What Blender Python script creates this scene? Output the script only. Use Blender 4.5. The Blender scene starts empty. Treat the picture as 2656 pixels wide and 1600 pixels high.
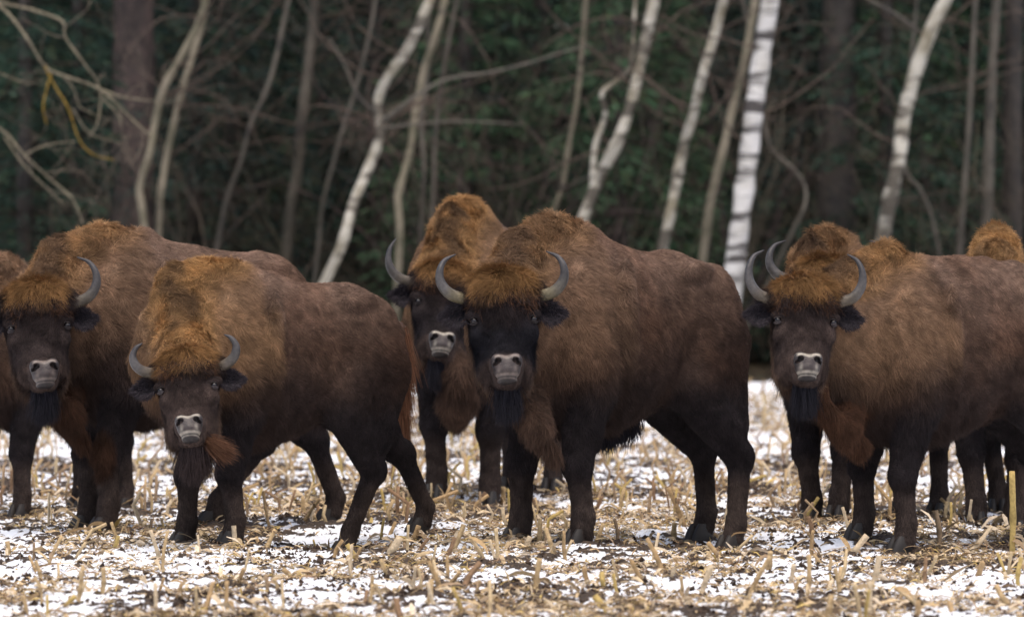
import bpy, math, random
import numpy as np
from mathutils import Matrix, Vector

random.seed(7)
RNG = np.random.default_rng(11)

# ------------------------------------------------------------------ camera, world, sun, exposure
FPX, CAMH, YH, CX, CY = 14010.0, 1.5, 710.0, 1328.0, 800.0   # focal length in photo pixels, camera height, horizon row
scene = bpy.context.scene
cam_d = bpy.data.cameras.new('camera')
cam = bpy.data.objects.new('camera', cam_d)
scene.collection.objects.link(cam)
cam.location = (0, 0, CAMH)
cam.rotation_euler = (math.radians(90) - math.atan((CY - YH) / FPX), 0, 0)
cam_d.sensor_width = 36
cam_d.lens = 36 * FPX / 2656
cam_d.clip_start = 0.5
cam_d.clip_end = 3000
cam_d.dof.use_dof = True
cam_d.dof.focus_distance = 29.6
cam_d.dof.aperture_fstop = 3.0
scene.camera = cam

world = bpy.data.worlds.new('World')
scene.world = world
world.use_nodes = True
wn = world.node_tree
bg = wn.nodes['Background']
sky = wn.nodes.new('ShaderNodeTexSky')
sky.sky_type = 'NISHITA'
sky.sun_disc = False
SUN_EL, SUN_AZ = math.radians(70), math.radians(-35)
sky.sun_elevation = SUN_EL
sky.sun_rotation = math.radians(180) + SUN_AZ
sky.air_density = 1.0
sky.dust_density = 4.0
sky.ozone_density = 0.6
bg.inputs['Strength'].default_value = 0.13
wn.links.new(sky.outputs[0], bg.inputs[0])

sun_d = bpy.data.lights.new('sun', 'SUN')
sun_d.energy = 1.5
sun_d.angle = math.radians(35)
sun_d.color = (1.0, 0.93, 0.84)
sun = bpy.data.objects.new('sun', sun_d)
scene.collection.objects.link(sun)
sun.rotation_euler = (math.radians(90) - SUN_EL, 0, SUN_AZ)

scene.view_settings.view_transform = 'Standard'
scene.view_settings.look = 'None'
scene.view_settings.gamma = 1
scene.view_settings.use_curve_mapping = False
scene.view_settings.exposure = 0.55
scene.cycles.use_denoising = True
scene.cycles.max_bounces = 6
scene.cycles.diffuse_bounces = 3
scene.cycles_curves.shape = 'RIBBONS'

C = scene.collection
DS = 2656 / 2463.0       # pixels of the enlarged view -> photo pixels


def P(px, py, Y):
    return np.array([(px - CX) / FPX * Y, Y, CAMH - (py - YH) / FPX * Y])


def D(dx, dy, Y):
    return P(dx * DS, dy * DS, Y)


# ------------------------------------------------------------------ noise
def _hash(ix, iy, iz, seed):
    n = (ix.astype(np.int64) * 374761393 + iy.astype(np.int64) * 668265263 + iz.astype(np.int64) * 2147483647 + seed * 974634777) & 0xffffffff
    n = ((n ^ (n >> 13)) * 1274126177) & 0xffffffff
    n = ((n ^ (n >> 16)) * 2246822519) & 0xffffffff
    return ((n ^ (n >> 15)) & 0xffff) / 65535.0


def noise3(x, y, z, seed=0):
    ix, iy, iz = np.floor(x), np.floor(y), np.floor(z)
    fx, fy, fz = x - ix, y - iy, z - iz
    fx = fx * fx * (3 - 2 * fx); fy = fy * fy * (3 - 2 * fy); fz = fz * fz * (3 - 2 * fz)
    r = 0
    for a in (0, 1):
        for b in (0, 1):
            for c in (0, 1):
                w = (fx if a else 1 - fx) * (fy if b else 1 - fy) * (fz if c else 1 - fz)
                r = r + w * _hash(ix + a, iy + b, iz + c, seed)
    return r


def noise2(x, y, seed=0):
    ix, iy = np.floor(x), np.floor(y)
    fx, fy = x - ix, y - iy
    fx = fx * fx * (3 - 2 * fx); fy = fy * fy * (3 - 2 * fy)
    z = np.zeros_like(ix)
    return ((1 - fx) * (1 - fy) * _hash(ix, iy, z, seed) + fx * (1 - fy) * _hash(ix + 1, iy, z, seed)
            + (1 - fx) * fy * _hash(ix, iy + 1, z, seed) + fx * fy * _hash(ix + 1, iy + 1, z, seed))


def sstep(a, b, x):
    t = np.clip((x - a) / (b - a), 0, 1)
    return t * t * (3 - 2 * t)


def mixc(a, b, w):
    w = np.asarray(w)[..., None]
    return a * (1 - w) + np.asarray(b) * w


# ------------------------------------------------------------------ object helpers
def tag(o, label=None, cat=None, group=None, kind=None):
    if label: o['label'] = label
    if cat: o['category'] = cat
    if group: o['group'] = group
    if kind: o['kind'] = kind
    return o


def empty(name, loc=(0, 0, 0), rz=0.0):
    o = bpy.data.objects.new(name, None)
    o.empty_display_size = 0.2
    o.location = tuple(float(v) for v in loc)
    o.rotation_euler = (0, 0, rz)
    C.objects.link(o)
    return o


def mesh_np(name, verts, faces, mat=None, parent=None, col=None, smooth=True, link=True):
    """faces: int array (n,3) or (n,4), or list of such arrays"""
    verts = np.asarray(verts, dtype=np.float32)
    fl = faces if isinstance(faces, list) else [faces]
    fl = [np.asarray(f, dtype=np.int32) for f in fl if len(f)]
    me = bpy.data.meshes.new(name)
    me.vertices.add(len(verts))
    me.vertices.foreach_set('co', verts.ravel())
    loops = np.concatenate([f.ravel() for f in fl])
    sizes = np.concatenate([np.full(len(f), f.shape[1], dtype=np.int32) for f in fl])
    starts = np.concatenate([[0], np.cumsum(sizes)[:-1]]).astype(np.int32)
    me.loops.add(len(loops))
    me.loops.foreach_set('vertex_index', loops)
    me.polygons.add(len(sizes))
    me.polygons.foreach_set('loop_start', starts)
    me.polygons.foreach_set('loop_total', sizes)
    me.update(calc_edges=True)
    if smooth:
        me.polygons.foreach_set('use_smooth', np.ones(len(sizes), dtype=bool))
    if col is not None:
        at = me.attributes.new('coat', 'FLOAT_COLOR', 'POINT')
        c4 = np.ones((len(verts), 4), dtype=np.float32)
        c4[:, :3] = col
        at.data.foreach_set('color', c4.ravel())
    if mat: me.materials.append(mat)
    if not link: return me
    o = bpy.data.objects.new(name, me)
    C.objects.link(o)
    if parent: o.parent = parent
    return o


class Bag:
    def __init__(s): s.v = []; s.f3 = []; s.f4 = []; s.c = []; s.n = 0

    def add(s, v, f, col=None):
        v = np.asarray(v, float); f = np.asarray(f, int)
        (s.f4 if f.shape[1] == 4 else s.f3).append(f + s.n)
        s.v.append(v); s.n += len(v)
        if col is not None:
            c = np.asarray(col, float)
            s.c.append(np.broadcast_to(c, (len(v), 3)))

    def build(s, name, mat, parent=None, smooth=True, link=True):
        fl = []
        if s.f4: fl.append(np.concatenate(s.f4))
        if s.f3: fl.append(np.concatenate(s.f3))
        col = np.concatenate(s.c) if s.c else None
        return mesh_np(name, np.concatenate(s.v), fl, mat, parent, col, smooth, link)


def catmull(pts, n=5):
    p = np.asarray(pts, float)
    q = np.vstack([2 * p[0] - p[1], p, 2 * p[-1] - p[-2]])
    out = []
    for i in range(1, len(q) - 2):
        for k in range(n):
            t = k / n
            out.append(0.5 * (2 * q[i] + (q[i + 1] - q[i - 1]) * t + (2 * q[i - 1] - 5 * q[i] + 4 * q[i + 1] - q[i + 2]) * t * t
                              + (3 * q[i] - q[i - 1] - 3 * q[i + 1] + q[i + 2]) * t ** 3))
    out.append(q[-2])
    return np.array(out)


def tube(pts, rad, sides=6, squash=1.0):
    pts = np.asarray(pts, float)
    n = len(pts)
    rad = np.broadcast_to(np.asarray(rad, float), (n,))
    tan = np.gradient(pts, axis=0)
    tan /= np.linalg.norm(tan, axis=1)[:, None] + 1e-9
    ref = np.array([0.13, 1.0, 0.07]) if abs(tan[0][1]) < 0.9 else np.array([1.0, 0, 0])
    u = np.cross(tan, ref); u /= np.linalg.norm(u, axis=1)[:, None] + 1e-9
    w = np.cross(tan, u)
    a = np.arange(sides) * 2 * math.pi / sides
    v = (pts[:, None, :] + rad[:, None, None] * (np.cos(a)[None, :, None] * u[:, None, :] + squash * np.sin(a)[None, :, None] * w[:, None, :])).reshape(-1, 3)
    i = np.arange(n - 1)[:, None] * sides; k = np.arange(sides)[None, :]; k2 = (k + 1) % sides
    f = np.stack([i + k, i + k2, i + sides + k2, i + sides + k], -1).reshape(-1, 4)
    cap = len(v)
    v = np.vstack([v, pts[0], pts[-1]])
    kk = np.arange(sides); kn = (kk + 1) % sides
    f0 = np.stack([kk, kn, np.full(sides, cap), np.full(sides, cap)], -1)[:, :3][:, [1, 0, 2]]
    f1 = np.stack([(n - 1) * sides + kk, (n - 1) * sides + kn, np.full(sides, cap + 1)], -1)
    return v, f, np.vstack([f0, f1])


def add_tube(bag, pts, rad, sides=6, col=None, squash=1.0):
    v, f, g = tube(pts, rad, sides, squash)
    base = bag.n
    bag.add(v, f, col)
    bag.f3.append(g + base)


# ------------------------------------------------------------------ materials
def new_mat(name):
    m = bpy.data.materials.new(name); m.use_nodes = True
    nt = m.node_tree
    return m, nt, nt.nodes['Principled BSDF']


def nd(nt, typ, **kw):
    n = nt.nodes.new(typ)
    for k, v in kw.items():
        if hasattr(n, k): setattr(n, k, v)
        else: n.inputs[k].default_value = v
    return n


def ramp(nt, stops):
    r = nt.nodes.new('ShaderNodeValToRGB')
    el = r.color_ramp.elements
    while len(el) < len(stops): el.new(0.5)
    for e, (p, c) in zip(el, stops):
        e.position = p; e.color = (*c, 1) if len(c) == 3 else c
    return r


def mat_attr(name, rough=0.8, spec=0.2, nscale=40.0, namt=0.35, bump=0.0, coord='Object'):
    m, nt, b = new_mat(name)
    a = nd(nt, 'ShaderNodeAttribute', attribute_name='coat')
    tc = nd(nt, 'ShaderNodeTexCoord')
    no = nd(nt, 'ShaderNodeTexNoise', Scale=nscale, Detail=4.0)
    nt.links.new(tc.outputs[coord], no.inputs['Vector'])
    mr = nd(nt, 'ShaderNodeMapRange')
    mr.inputs['To Min'].default_value = 1 - namt; mr.inputs['To Max'].default_value = 1 + namt
    mr.inputs['From Min'].default_value = 0.3; mr.inputs['From Max'].default_value = 0.7
    nt.links.new(no.outputs['Fac'], mr.inputs['Value'])
    mx = nd(nt, 'ShaderNodeVectorMath', operation='SCALE')
    nt.links.new(a.outputs['Color'], mx.inputs[0]); nt.links.new(mr.outputs[0], mx.inputs['Scale'])
    nt.links.new(mx.outputs[0], b.inputs['Base Color'])
    b.inputs['Roughness'].default_value = rough
    b.inputs['Specular IOR Level'].default_value = spec
    if bump:
        bp = nd(nt, 'ShaderNodeBump', Strength=bump, Distance=0.01)
        nt.links.new(no.outputs['Fac'], bp.inputs['Height']); nt.links.new(bp.outputs[0], b.inputs['Normal'])
    return m


M_skin = mat_attr('bison_hide', 0.85, 0.15, 90, 0.35, 0.6)
M_nose = mat_attr('bison_nose_skin', 0.42, 0.4, 120, 0.12, 0.3)
M_horn = mat_attr('bison_horn_keratin', 0.42, 0.35, 60, 0.22, 0.25)
M_straw = mat_attr('dry_maize_straw', 0.75, 0.25, 60, 0.25, 0.2)
M_bark = mat_attr('forest_bark', 0.9, 0.15, 14, 0.45, 0.5)
M_leaf = mat_attr('spruce_needles', 0.75, 0.2, 3.0, 0.4)
M_clod = mat_attr('frozen_soil_clod', 0.95, 0.1, 60, 0.4, 0.6)

M_fur, nt, b = new_mat('bison_fur')
a = nd(nt, 'ShaderNodeAttribute', attribute_name='coat')
nt.links.new(a.outputs['Color'], b.inputs['Base Color'])
b.inputs['Roughness'].default_value = 0.7
b.inputs['Specular IOR Level'].default_value = 0.12

M_eye, nt, b = new_mat('bison_eye')
b.inputs['Base Color'].default_value = (0.012, 0.008, 0.008, 1)
b.inputs['Roughness'].default_value = 0.16

M_hoof, nt, b = new_mat('bison_hoof')
b.inputs['Base Color'].default_value = (0.03, 0.024, 0.02, 1)
b.inputs['Roughness'].default_value = 0.6


def birch_mat(name, c_white, c_dark, c_tint, band, amount, nscale=3.0, xy=1.5):
    m, nt, b = new_mat(name)
    tc = nd(nt, 'ShaderNodeTexCoord')
    mp = nd(nt, 'ShaderNodeMapping'); mp.inputs['Scale'].default_value = (xy, xy, band)
    n1 = nd(nt, 'ShaderNodeTexNoise', Scale=1.0, Detail=3.0, Roughness=0.6)
    nt.links.new(tc.outputs['Object'], mp.inputs[0]); nt.links.new(mp.outputs[0], n1.inputs['Vector'])
    r1 = ramp(nt, [(amount - 0.05, (0, 0, 0)), (amount + 0.04, (1, 1, 1))])
    nt.links.new(n1.outputs['Fac'], r1.inputs[0])
    n2 = nd(nt, 'ShaderNodeTexNoise', Scale=nscale, Detail=4.0)
    nt.links.new(tc.outputs['Object'], n2.inputs['Vector'])
    r2 = ramp(nt, [(0.35, c_tint), (0.6, c_white)])
    nt.links.new(n2.outputs['Fac'], r2.inputs[0])
    mx = nd(nt, 'ShaderNodeMix', data_type='RGBA')
    nt.links.new(r1.outputs[0], mx.inputs[0])
    mx.inputs[6].default_value = (*c_dark, 1)
    nt.links.new(r2.outputs[0], mx.inputs[7])
    nt.links.new(mx.outputs[2], b.inputs['Base Color'])
    b.inputs['Roughness'].default_value = 0.7
    return m


M_birch = birch_mat('birch_bark_white', (0.70, 0.67, 0.63), (0.07, 0.06, 0.055), (0.48, 0.45, 0.40), 7.5, 0.46, 3.0, 0.9)
M_birch_patchy = birch_mat('birch_bark_patchy', (0.52, 0.48, 0.40), (0.09, 0.075, 0.055), (0.21, 0.18, 0.12), 3.6, 0.47)
M_trunk_tan = birch_mat('young_trunk_bark_tan', (0.25, 0.21, 0.145), (0.06, 0.05, 0.038), (0.13, 0.115, 0.07), 2.2, 0.36)
M_trunk_dim = birch_mat('young_trunk_bark_grey', (0.115, 0.098, 0.075), (0.04, 0.034, 0.028), (0.06, 0.053, 0.04), 2.0, 0.38)
M_trunk_red = birch_mat('pine_bark_red_brown', (0.085, 0.056, 0.048), (0.035, 0.024, 0.021), (0.055, 0.040, 0.035), 1.6, 0.45, 6.0)
M_trunk_dark = birch_mat('old_bark_dark', (0.060, 0.048, 0.039), (0.025, 0.021, 0.018), (0.040, 0.033, 0.028), 1.6, 0.45, 6.0)

# ------------------------------------------------------------------ herd layout
# feet: (x, y) in enlarged-view pixels and distance Y; order: fore left, fore right, hind left, hind right (the animal's own left)
# heading phi: 0 = walking left across the view, 90 = straight at the camera
HERD = [
    dict(id='edge', S=0.88, phi=62, fore=(2, 33.6), headp=(-150, 690, 32.9), yaw=-50, tilt=26, roll=0, hs=0.95,
         feet=[(52, 1240, 33.45), (-55, 1238, 33.5), (300, 1225, 34.6), (190, 1225, 34.7)],
         label='bison cut off by the left edge, behind the big one, only shoulder and foreleg showing',
         gold=0.0, face=0.2, dens=0.6, seed=3),
    dict(id='left', S=0.985, back=.03, phi=24, fore=(243, 31.5), horn=(1.0, 1.1), headp=(88, 715, 30.85), yaw=9, tilt=21, roll=4, hs=1.0,
         feet=[(258, 1277, 31.3), (212, 1272, 31.7), (517, 1262, 32.0), (801, 1256, 32.48)],
         label='big shaggy bison at the left, head partly cut by the frame, one horn in view',
         gold=0.45, face=0.35, dens=1.0, seed=5),
    dict(id='young', S=0.885, phi=33, fore=(508, 29.8), headp=(446, 868, 29.15), yaw=-4, tilt=30, roll=7, hs=0.9,
         feet=[(563, 1308, 29.65), (447, 1310, 30.0), (836, 1332, 30.25), (1018, 1275, 30.65)],
         label='smaller bison with golden mane and lowered head, reddish tail hanging behind, standing left of centre',
         gold=1.0, face=0.6, dens=1.0, seed=8),
    dict(id='tall', S=1.085, phi=74, fore=(1112, 35.2), headp=(1072, 668, 34.35), horn=(.94, 1.12), yaw=9, tilt=24, roll=-7, hs=1.0,
         feet=[(1178, 1214, 35.1), (1050, 1196, 35.2), (1330, 1180, 36.4), (1230, 1178, 36.5)],
         label='tall bison with high golden hump, half hidden behind the central black-faced bison',
         gold=0.9, face=0.15, dens=0.9, seed=13),
    dict(id='main', S=1.0, phi=43, fore=(1325, 29.8), headp=(1209, 694, 29.15), horn=(.92, 1.0), yaw=2, tilt=22, roll=2, hs=1.0,
         feet=[(1400, 1308, 29.6), (1250, 1304, 30.0), (1765, 1322, 30.3), (1694, 1294, 30.8)],
         label='large central bison with black face and curved horns staring at the camera, long dewlap hanging',
         gold=0.36, face=0.0, dens=1.25, seed=21),
    dict(id='right', S=0.90, back=.10, horn=(.88, 1.18), phi=33, fore=(2126, 29.3), headp=(1938, 702, 28.75), yaw=7, tilt=23, roll=-3, hs=0.93,
         feet=[(2178, 1322, 29.15), (2076, 1290, 29.5), (2560, 1318, 30.0), (2500, 1290, 30.4)],
         label='shaggy grey-brown bison at the right with a pale-ringed nose, body running out of the frame',
         gold=0.65, face=0.55, dens=1.25, seed=34),
    dict(id='behind_right', S=0.97, phi=62, fore=(1990, 32.4), headp=(1992, 655, 31.7), yaw=0, tilt=24, roll=0, hs=0.98,
         feet=[(2018, 1246, 32.3), (1952, 1258, 32.5), (2257, 1240, 33.4), (2170, 1236, 33.6)],
         label='bison hidden behind the right-hand one, horns and brown hump rising above its head',
         gold=0.35, face=0.3, dens=0.8, seed=55),
    dict(id='far_right', S=0.98, phi=84, fore=(2394, 32.4), headp=(2380, 760, 31.6), yaw=0, tilt=30, roll=0, hs=0.9,
         feet=[(2440, 1284, 32.2), (2348, 1262, 32.3), (2470, 1230, 33.7), (2400, 1230, 33.7)],
         label='bison at the right edge showing an orange hump tuft above the right-hand bison back',
         gold=1.3, face=0.3, dens=0.8, seed=89),
]

feet_w = []
for B in HERD:
    ph = math.radians(B['phi'])
    B['F'] = np.array([-math.cos(ph), -math.sin(ph)])
    B['L'] = np.array([math.sin(ph), -math.cos(ph)])
    B['fw'] = [D(*f) for f in B['feet']]
    feet_w += B['fw']
FW = np.array(feet_w)


# ------------------------------------------------------------------ ground height
def rbf(a, b_):
    d2 = ((a[:, None, 0] - b_[None, :, 0]) / 0.55) ** 2 + ((a[:, None, 1] - b_[None, :, 1]) / 0.85) ** 2
    return np.exp(-d2)


_K = rbf(FW, FW) + 0.06 * np.eye(len(FW))
_W = np.linalg.solve(_K, FW[:, 2] - 0.005)


def ground_low(x, y):
    x = np.asarray(x, float); y = np.asarray(y, float)
    sh = x.shape
    xy = np.stack([x.ravel(), y.ravel()], 1)
    z = np.zeros(len(xy))
    near = np.where((np.abs(xy[:, 0]) < 9) & (xy[:, 1] > 24) & (xy[:, 1] < 40))[0]
    for s in range(0, len(near), 50000):
        q = near[s:s + 50000]
        z[q] = rbf(xy[q], FW) @ _W
    z = z.reshape(sh)
    z = z + 0.05 * (noise2(x * 0.45 + 3, y * 0.3, 1) - 0.5) * sstep(34, 42, y)
    # low bank at the field edge, then the forest floor
    bank = np.exp(-((y - 67.5 - 1.2 * np.sin(x * 0.35)) / 1.6) ** 2)
    z = z + bank * (0.03 + 0.12 * noise2(x * 0.9, y * 0.5, 2))
    return z


def micro(x, y):
    """small relief: clods and tussocks; returns height and soil mask"""
    n1 = noise2(x * 5.2, y * 3.8, 11); n2 = noise2(x * 14, y * 10, 12); n3 = noise2(x * 36, y * 28, 13)
    big = noise2(x * 1.3, y * 0.9, 14)
    h = 0.055 * (n1 - 0.5) + 0.034 * (n2 - 0.5) + 0.018 * (n3 - 0.5)
    m = 0.34 * n2 + 0.36 * n3 + 0.22 * n1 + 0.30 * (big - 0.5)
    soil = sstep(0.56, 0.635, m)
    h = h + soil * 0.010 * n3
    return h, soil


def ground_z(x, y):
    return ground_low(x, y) + micro(np.asarray(x, float), np.asarray(y, float))[0]


def build_ground():
    rows = [20.5]
    while rows[-1] < 46:
        rows.append(rows[-1] + 0.018 + 0.0011 * max(0, rows[-1] - 26))
    while rows[-1] < 90:
        rows.append(rows[-1] * 1.0035)
    r = np.array(rows)
    nc = 430
    u = np.linspace(-1, 1, nc)
    X = u[None, :] * (r[:, None] * 0.118 + 0.25)
    Y = np.repeat(r[:, None], nc, 1)
    low = ground_low(X, Y)
    mh, soil = micro(X, Y)
    fade = 1 - 0.3 * sstep(60, 85, Y)
    Z = low + mh * fade
    Z[:, 0] -= 0.01; Z[:, -1] -= 0.01
    v = np.stack([X, Y, Z], -1).reshape(-1, 3)
    n_r = len(r)
    i = np.arange(n_r - 1)[:, None] * nc + np.arange(nc - 1)[None, :]
    f = np.stack([i, i + 1, i + 1 + nc, i + nc], -1).reshape(-1, 4)
    fd = np.full(X.shape, 9.0)
    for f_ in FW:
        fd = np.minimum(fd, np.hypot(X - f_[0], (Y - f_[1]) * .8))
    soil = np.maximum(soil, sstep(.32, .08, fd + .22 * (noise2(X * 9, Y * 9, 44) - .5)) * .9)
    forest = sstep(69, 71.5, Y + 1.2 * np.sin(X * 0.35))
    col = np.stack([soil, forest, np.zeros_like(soil)], -1).reshape(-1, 3)
    o = mesh_np('snowy_stubble_ground', v, f, M_ground, None, col)
    tag(o, kind='structure')
    # land all round, out to the horizon
    ring = []
    R = [0.0, 12, 30, 60, 120, 300, 900, 2500]
    vs = []; fs = []
    na = 48
    for k, rr in enumerate(R):
        for j in range(na):
            a_ = 2 * math.pi * j / na
            vs.append((rr * math.cos(a_), 40 + rr * math.sin(a_), -0.16))
    for k in range(len(R) - 1):
        for j in range(na):
            fs.append((k * na + j, k * na + (j + 1) % na, (k + 1) * na + (j + 1) % na, (k + 1) * na + j))
    vs = np.array(vs)
    yy = vs[:, 1]
    c2 = np.stack([np.full(len(vs), 0.2), sstep(65, 75, yy), np.zeros(len(vs))], -1)
    tag(mesh_np('surrounding_land', vs, np.array(fs), M_ground, None, c2), kind='structure')


M_ground, nt, b = new_mat('snow_and_soil')
a = nd(nt, 'ShaderNodeAttribute', attribute_name='coat')
sp = nd(nt, 'ShaderNodeSeparateColor')
nt.links.new(a.outputs['Color'], sp.inputs[0])
tc = nd(nt, 'ShaderNodeTexCoord')
n1 = nd(nt, 'ShaderNodeTexNoise', Scale=38.0, Detail=5.0, Roughness=0.65)
nt.links.new(tc.outputs['Object'], n1.inputs['Vector'])
mm = nd(nt, 'ShaderNodeMath', operation='MULTIPLY_ADD')
nt.links.new(n1.outputs['Fac'], mm.inputs[0]); mm.inputs[1].default_value = 1.5
nt.links.new(sp.outputs[0], mm.inputs[2])
r1 = ramp(nt, [(0.0, (0, 0, 0)), (0.42, (0, 0, 0)), (0.50, (1, 1, 1))])
mr = nd(nt, 'ShaderNodeMapRange'); mr.inputs['From Min'].default_value = 0.0; mr.inputs['From Max'].default_value = 2.5
nt.links.new(mm.outputs[0], mr.inputs['Value']); nt.links.new(mr.outputs[0], r1.inputs[0])
n2 = nd(nt, 'ShaderNodeTexNoise', Scale=120.0, Detail=4.0)
nt.links.new(tc.outputs['Object'], n2.inputs['Vector'])
rs = ramp(nt, [(0.3, (0.022, 0.015, 0.011)), (0.55, (0.06, 0.042, 0.030)), (0.75, (0.22, 0.15, 0.09))])
nt.links.new(n2.outputs['Fac'], rs.inputs[0])
mx = nd(nt, 'ShaderNodeMix', data_type='RGBA')
nt.links.new(r1.outputs[0], mx.inputs[0]); mx.inputs[6].default_value = (0.86, 0.87, 0.90, 1); nt.links.new(rs.outputs[0], mx.inputs[7])
n3 = nd(nt, 'ShaderNodeTexNoise', Scale=6.0, Detail=5.0)
nt.links.new(tc.outputs['Object'], n3.inputs['Vector'])
rf = ramp(nt, [(0.35, (0.02, 0.016, 0.01)), (0.6, (0.07, 0.05, 0.03)), (0.7, (0.10, 0.085, 0.04))])
nt.links.new(n3.outputs['Fac'], rf.inputs[0])
mx2 = nd(nt, 'ShaderNodeMix', data_type='RGBA')
nt.links.new(sp.outputs[1], mx2.inputs[0]); nt.links.new(mx.outputs[2], mx2.inputs[6]); nt.links.new(rf.outputs[0], mx2.inputs[7])
nt.links.new(mx2.outputs[2], b.inputs['Base Color'])
b.inputs['Roughness'].default_value = 0.75
b.inputs['Specular IOR Level'].default_value = 0.25
bp = nd(nt, 'ShaderNodeBump', Strength=0.5, Distance=0.012)
nt.links.new(n1.outputs['Fac'], bp.inputs['Height']); nt.links.new(bp.outputs[0], b.inputs['Normal'])

build_ground()
# ------------------------------------------------------------------ forest
G_TRUNK = {'birch': M_birch, 'patchy': M_birch_patchy, 'tan': M_trunk_tan, 'dim': M_trunk_dim, 'red': M_trunk_red, 'dark': M_trunk_dark}


def twig_fan(bag, p, d, L, r, depth, rng, col, grav=0.0, sides=4):
    """bare branch that forks"""
    n = 5
    pts = [np.array(p, float)]
    dd = np.array(d, float); dd /= np.linalg.norm(dd)
    for i in range(n):
        dd = dd + rng.normal(0, 0.24, 3) + np.array([0, 0, grav])
        dd /= np.linalg.norm(dd)
        pts.append(pts[-1] + dd * L / n)
    rad = np.linspace(r, r * 0.45, n + 1)
    add_tube(bag, pts, rad, sides if depth > 1 else 3, col)
    if depth > 0:
        k = rng.integers(2, 4) if depth > 1 else rng.integers(2, 5)
        for _ in range(k):
            i = rng.integers(1, n + 1)
            nd_ = dd + rng.normal(0, 0.75, 3)
            twig_fan(bag, pts[i], nd_, L * rng.uniform(0.45, 0.75), rad[i] * 0.65, depth - 1, rng, col, grav, sides)


def line_tree(pts_d, w, Y, kind, label, group=None, name='birch_tree', top=9.0, seed=0, branches=13, twigcol=(0.10, 0.075, 0.06), cat='tree', side_limbs=()):
    """trunk following a line seen in the photo, carried on above the frame to a bare crown"""
    rng = np.random.default_rng(1000 + seed)
    n = len(pts_d)
    Ys = Y + np.cumsum(rng.normal(0, 0.10, n))
    pw = [D(x, y, yy) for (x, y), yy in zip(pts_d, Ys)]
    # pts given from low to high; carry down to the ground
    base = pw[0].copy()
    dirn = (pw[0] - pw[1]); dirn /= np.linalg.norm(dirn)
    if dirn[2] > -0.3: dirn[2] = -0.6
    t = base[2] / -dirn[2]
    root = base + dirn * t
    root[2] = float(ground_low(np.array([root[0]]), np.array([root[1]]))[0]) - 0.05
    up = pw[-1] - pw[-2]; up /= np.linalg.norm(up); up[2] = max(up[2], 0.7)
    p = pw[-1]
    ext = []
    while p[2] < top:
        up = up + rng.normal(0, 0.06, 3) + np.array([0, 0, 0.05]); up /= np.linalg.norm(up)
        p = p + up * 1.0
        ext.append(p)
    allp = catmull([root] + pw + ext, 4)
    r0 = w * DS * Y / FPX / 2
    z = allp[:, 2]
    rad = r0 * np.interp(z, [0, 0.3, 5, top], [1.22, 1.06, 0.92, 0.25])
    rad = rad * (1 + 0.06 * rng.normal(0, 1, len(z)))
    org = allp[0].copy()
    t_ = empty(name, org)
    tag(t_, label, cat, group)
    bag = Bag(); add_tube(bag, allp - org, rad, 10)
    bag.build('trunk', G_TRUNK[kind], t_)
    cb = Bag()
    for k in range(branches):
        i = rng.integers(int(len(allp) * 0.25), len(allp) - 1)
        s_ = rng.choice([-1, 1])
        twig_fan(cb, allp[i] - org, (s_ * rng.uniform(0.5, 1), rng.normal(0, 0.5), rng.uniform(0.1, 0.9)), rng.uniform(0.8, 2.2), min(.014, max(0.006, rad[i] * 0.25)), 2, rng, twigcol)
    for k in range(10):
        i = rng.integers(int(len(allp) * 0.75), len(allp))
        a_ = rng.uniform(0, 6.28)
        twig_fan(cb, allp[i] - org, (math.cos(a_), math.sin(a_), 0.8), rng.uniform(1.2, 2.4), max(0.01, rad[i] * 0.5), 2, rng, twigcol)
    cr = cb.build('crown', M_bark, t_)
    for limb, lw in side_limbs:
        lp = [D(x, y, Y + rng.normal(0, 0.1)) - org for x, y in limb]
        lb = Bag(); rr = lw * DS * Y / FPX / 2
        q = catmull(lp, 4)
        add_tube(lb, q, np.linspace(rr, rr * 0.4, len(q)), 6)
        lb.build('limb', M_trunk_dim if lw < 15 else G_TRUNK[kind], t_)
    return t_


ANCH = [(355, 'the pair of slender tan trunks'), (550, 'the crooked grey sapling'), (705, 'the mottled grey-green trunk'), (850, 'the leaning kinked birch'),
        (990, 'the wavy tan trunk'), (1220, 'the central bison head'), (1470, 'the forked birch'), (1650, 'the slim patchy birch'), (1810, 'the thick white birch'),
        (2015, 'the massive dark trunk'), (2160, 'the bent-top birch'), (2380, 'the straight grey-brown trunk'), (90, 'the overhanging boughs'), (200, 'the left bison hump')]


def beside(x, y):
    dx = (x * FPX / y + CX) / DS
    a_ = min(ANCH, key=lambda q: abs(q[0] - dx))
    return ('left of ' if dx < a_[0] else 'right of ') + a_[1]


T = line_tree
T([(345, 530), (336, 450), (360, 370), (374, 290), (395, 210), (440, 130), (485, 40), (500, -40)], 19, 73, 'tan',
  'slender tan trunk rising behind the left bison, left one of the close pair', name='young_birch', seed=1)
T([(382, 545), (386, 470), (400, 380), (420, 290), (440, 210), (468, 120), (492, 30), (500, -60)], 18, 73.3, 'tan',
  'slender tan trunk rising behind the left bison, right one of the close pair', name='young_birch', seed=2)
T([(525, 580), (546, 480), (580, 390), (600, 310), (640, 220), (662, 150), (690, 20)], 13, 76, 'dim',
  'thin crooked grey sapling behind the golden-maned bison', name='sapling', seed=3)
T([(690, 605), (700, 500), (715, 420), (725, 300), (740, 180), (753, 60), (758, -30)], 28, 80, 'dim',
  'blurred mottled grey-green trunk between the thin saplings left of centre', name='young_tree', seed=4)
T([(765, 600), (775, 500), (800, 400), (822, 320), (860, 200)], 11, 76, 'dim',
  'thin sapling just left of the leaning bright birch', name='sapling', seed=5)
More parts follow.
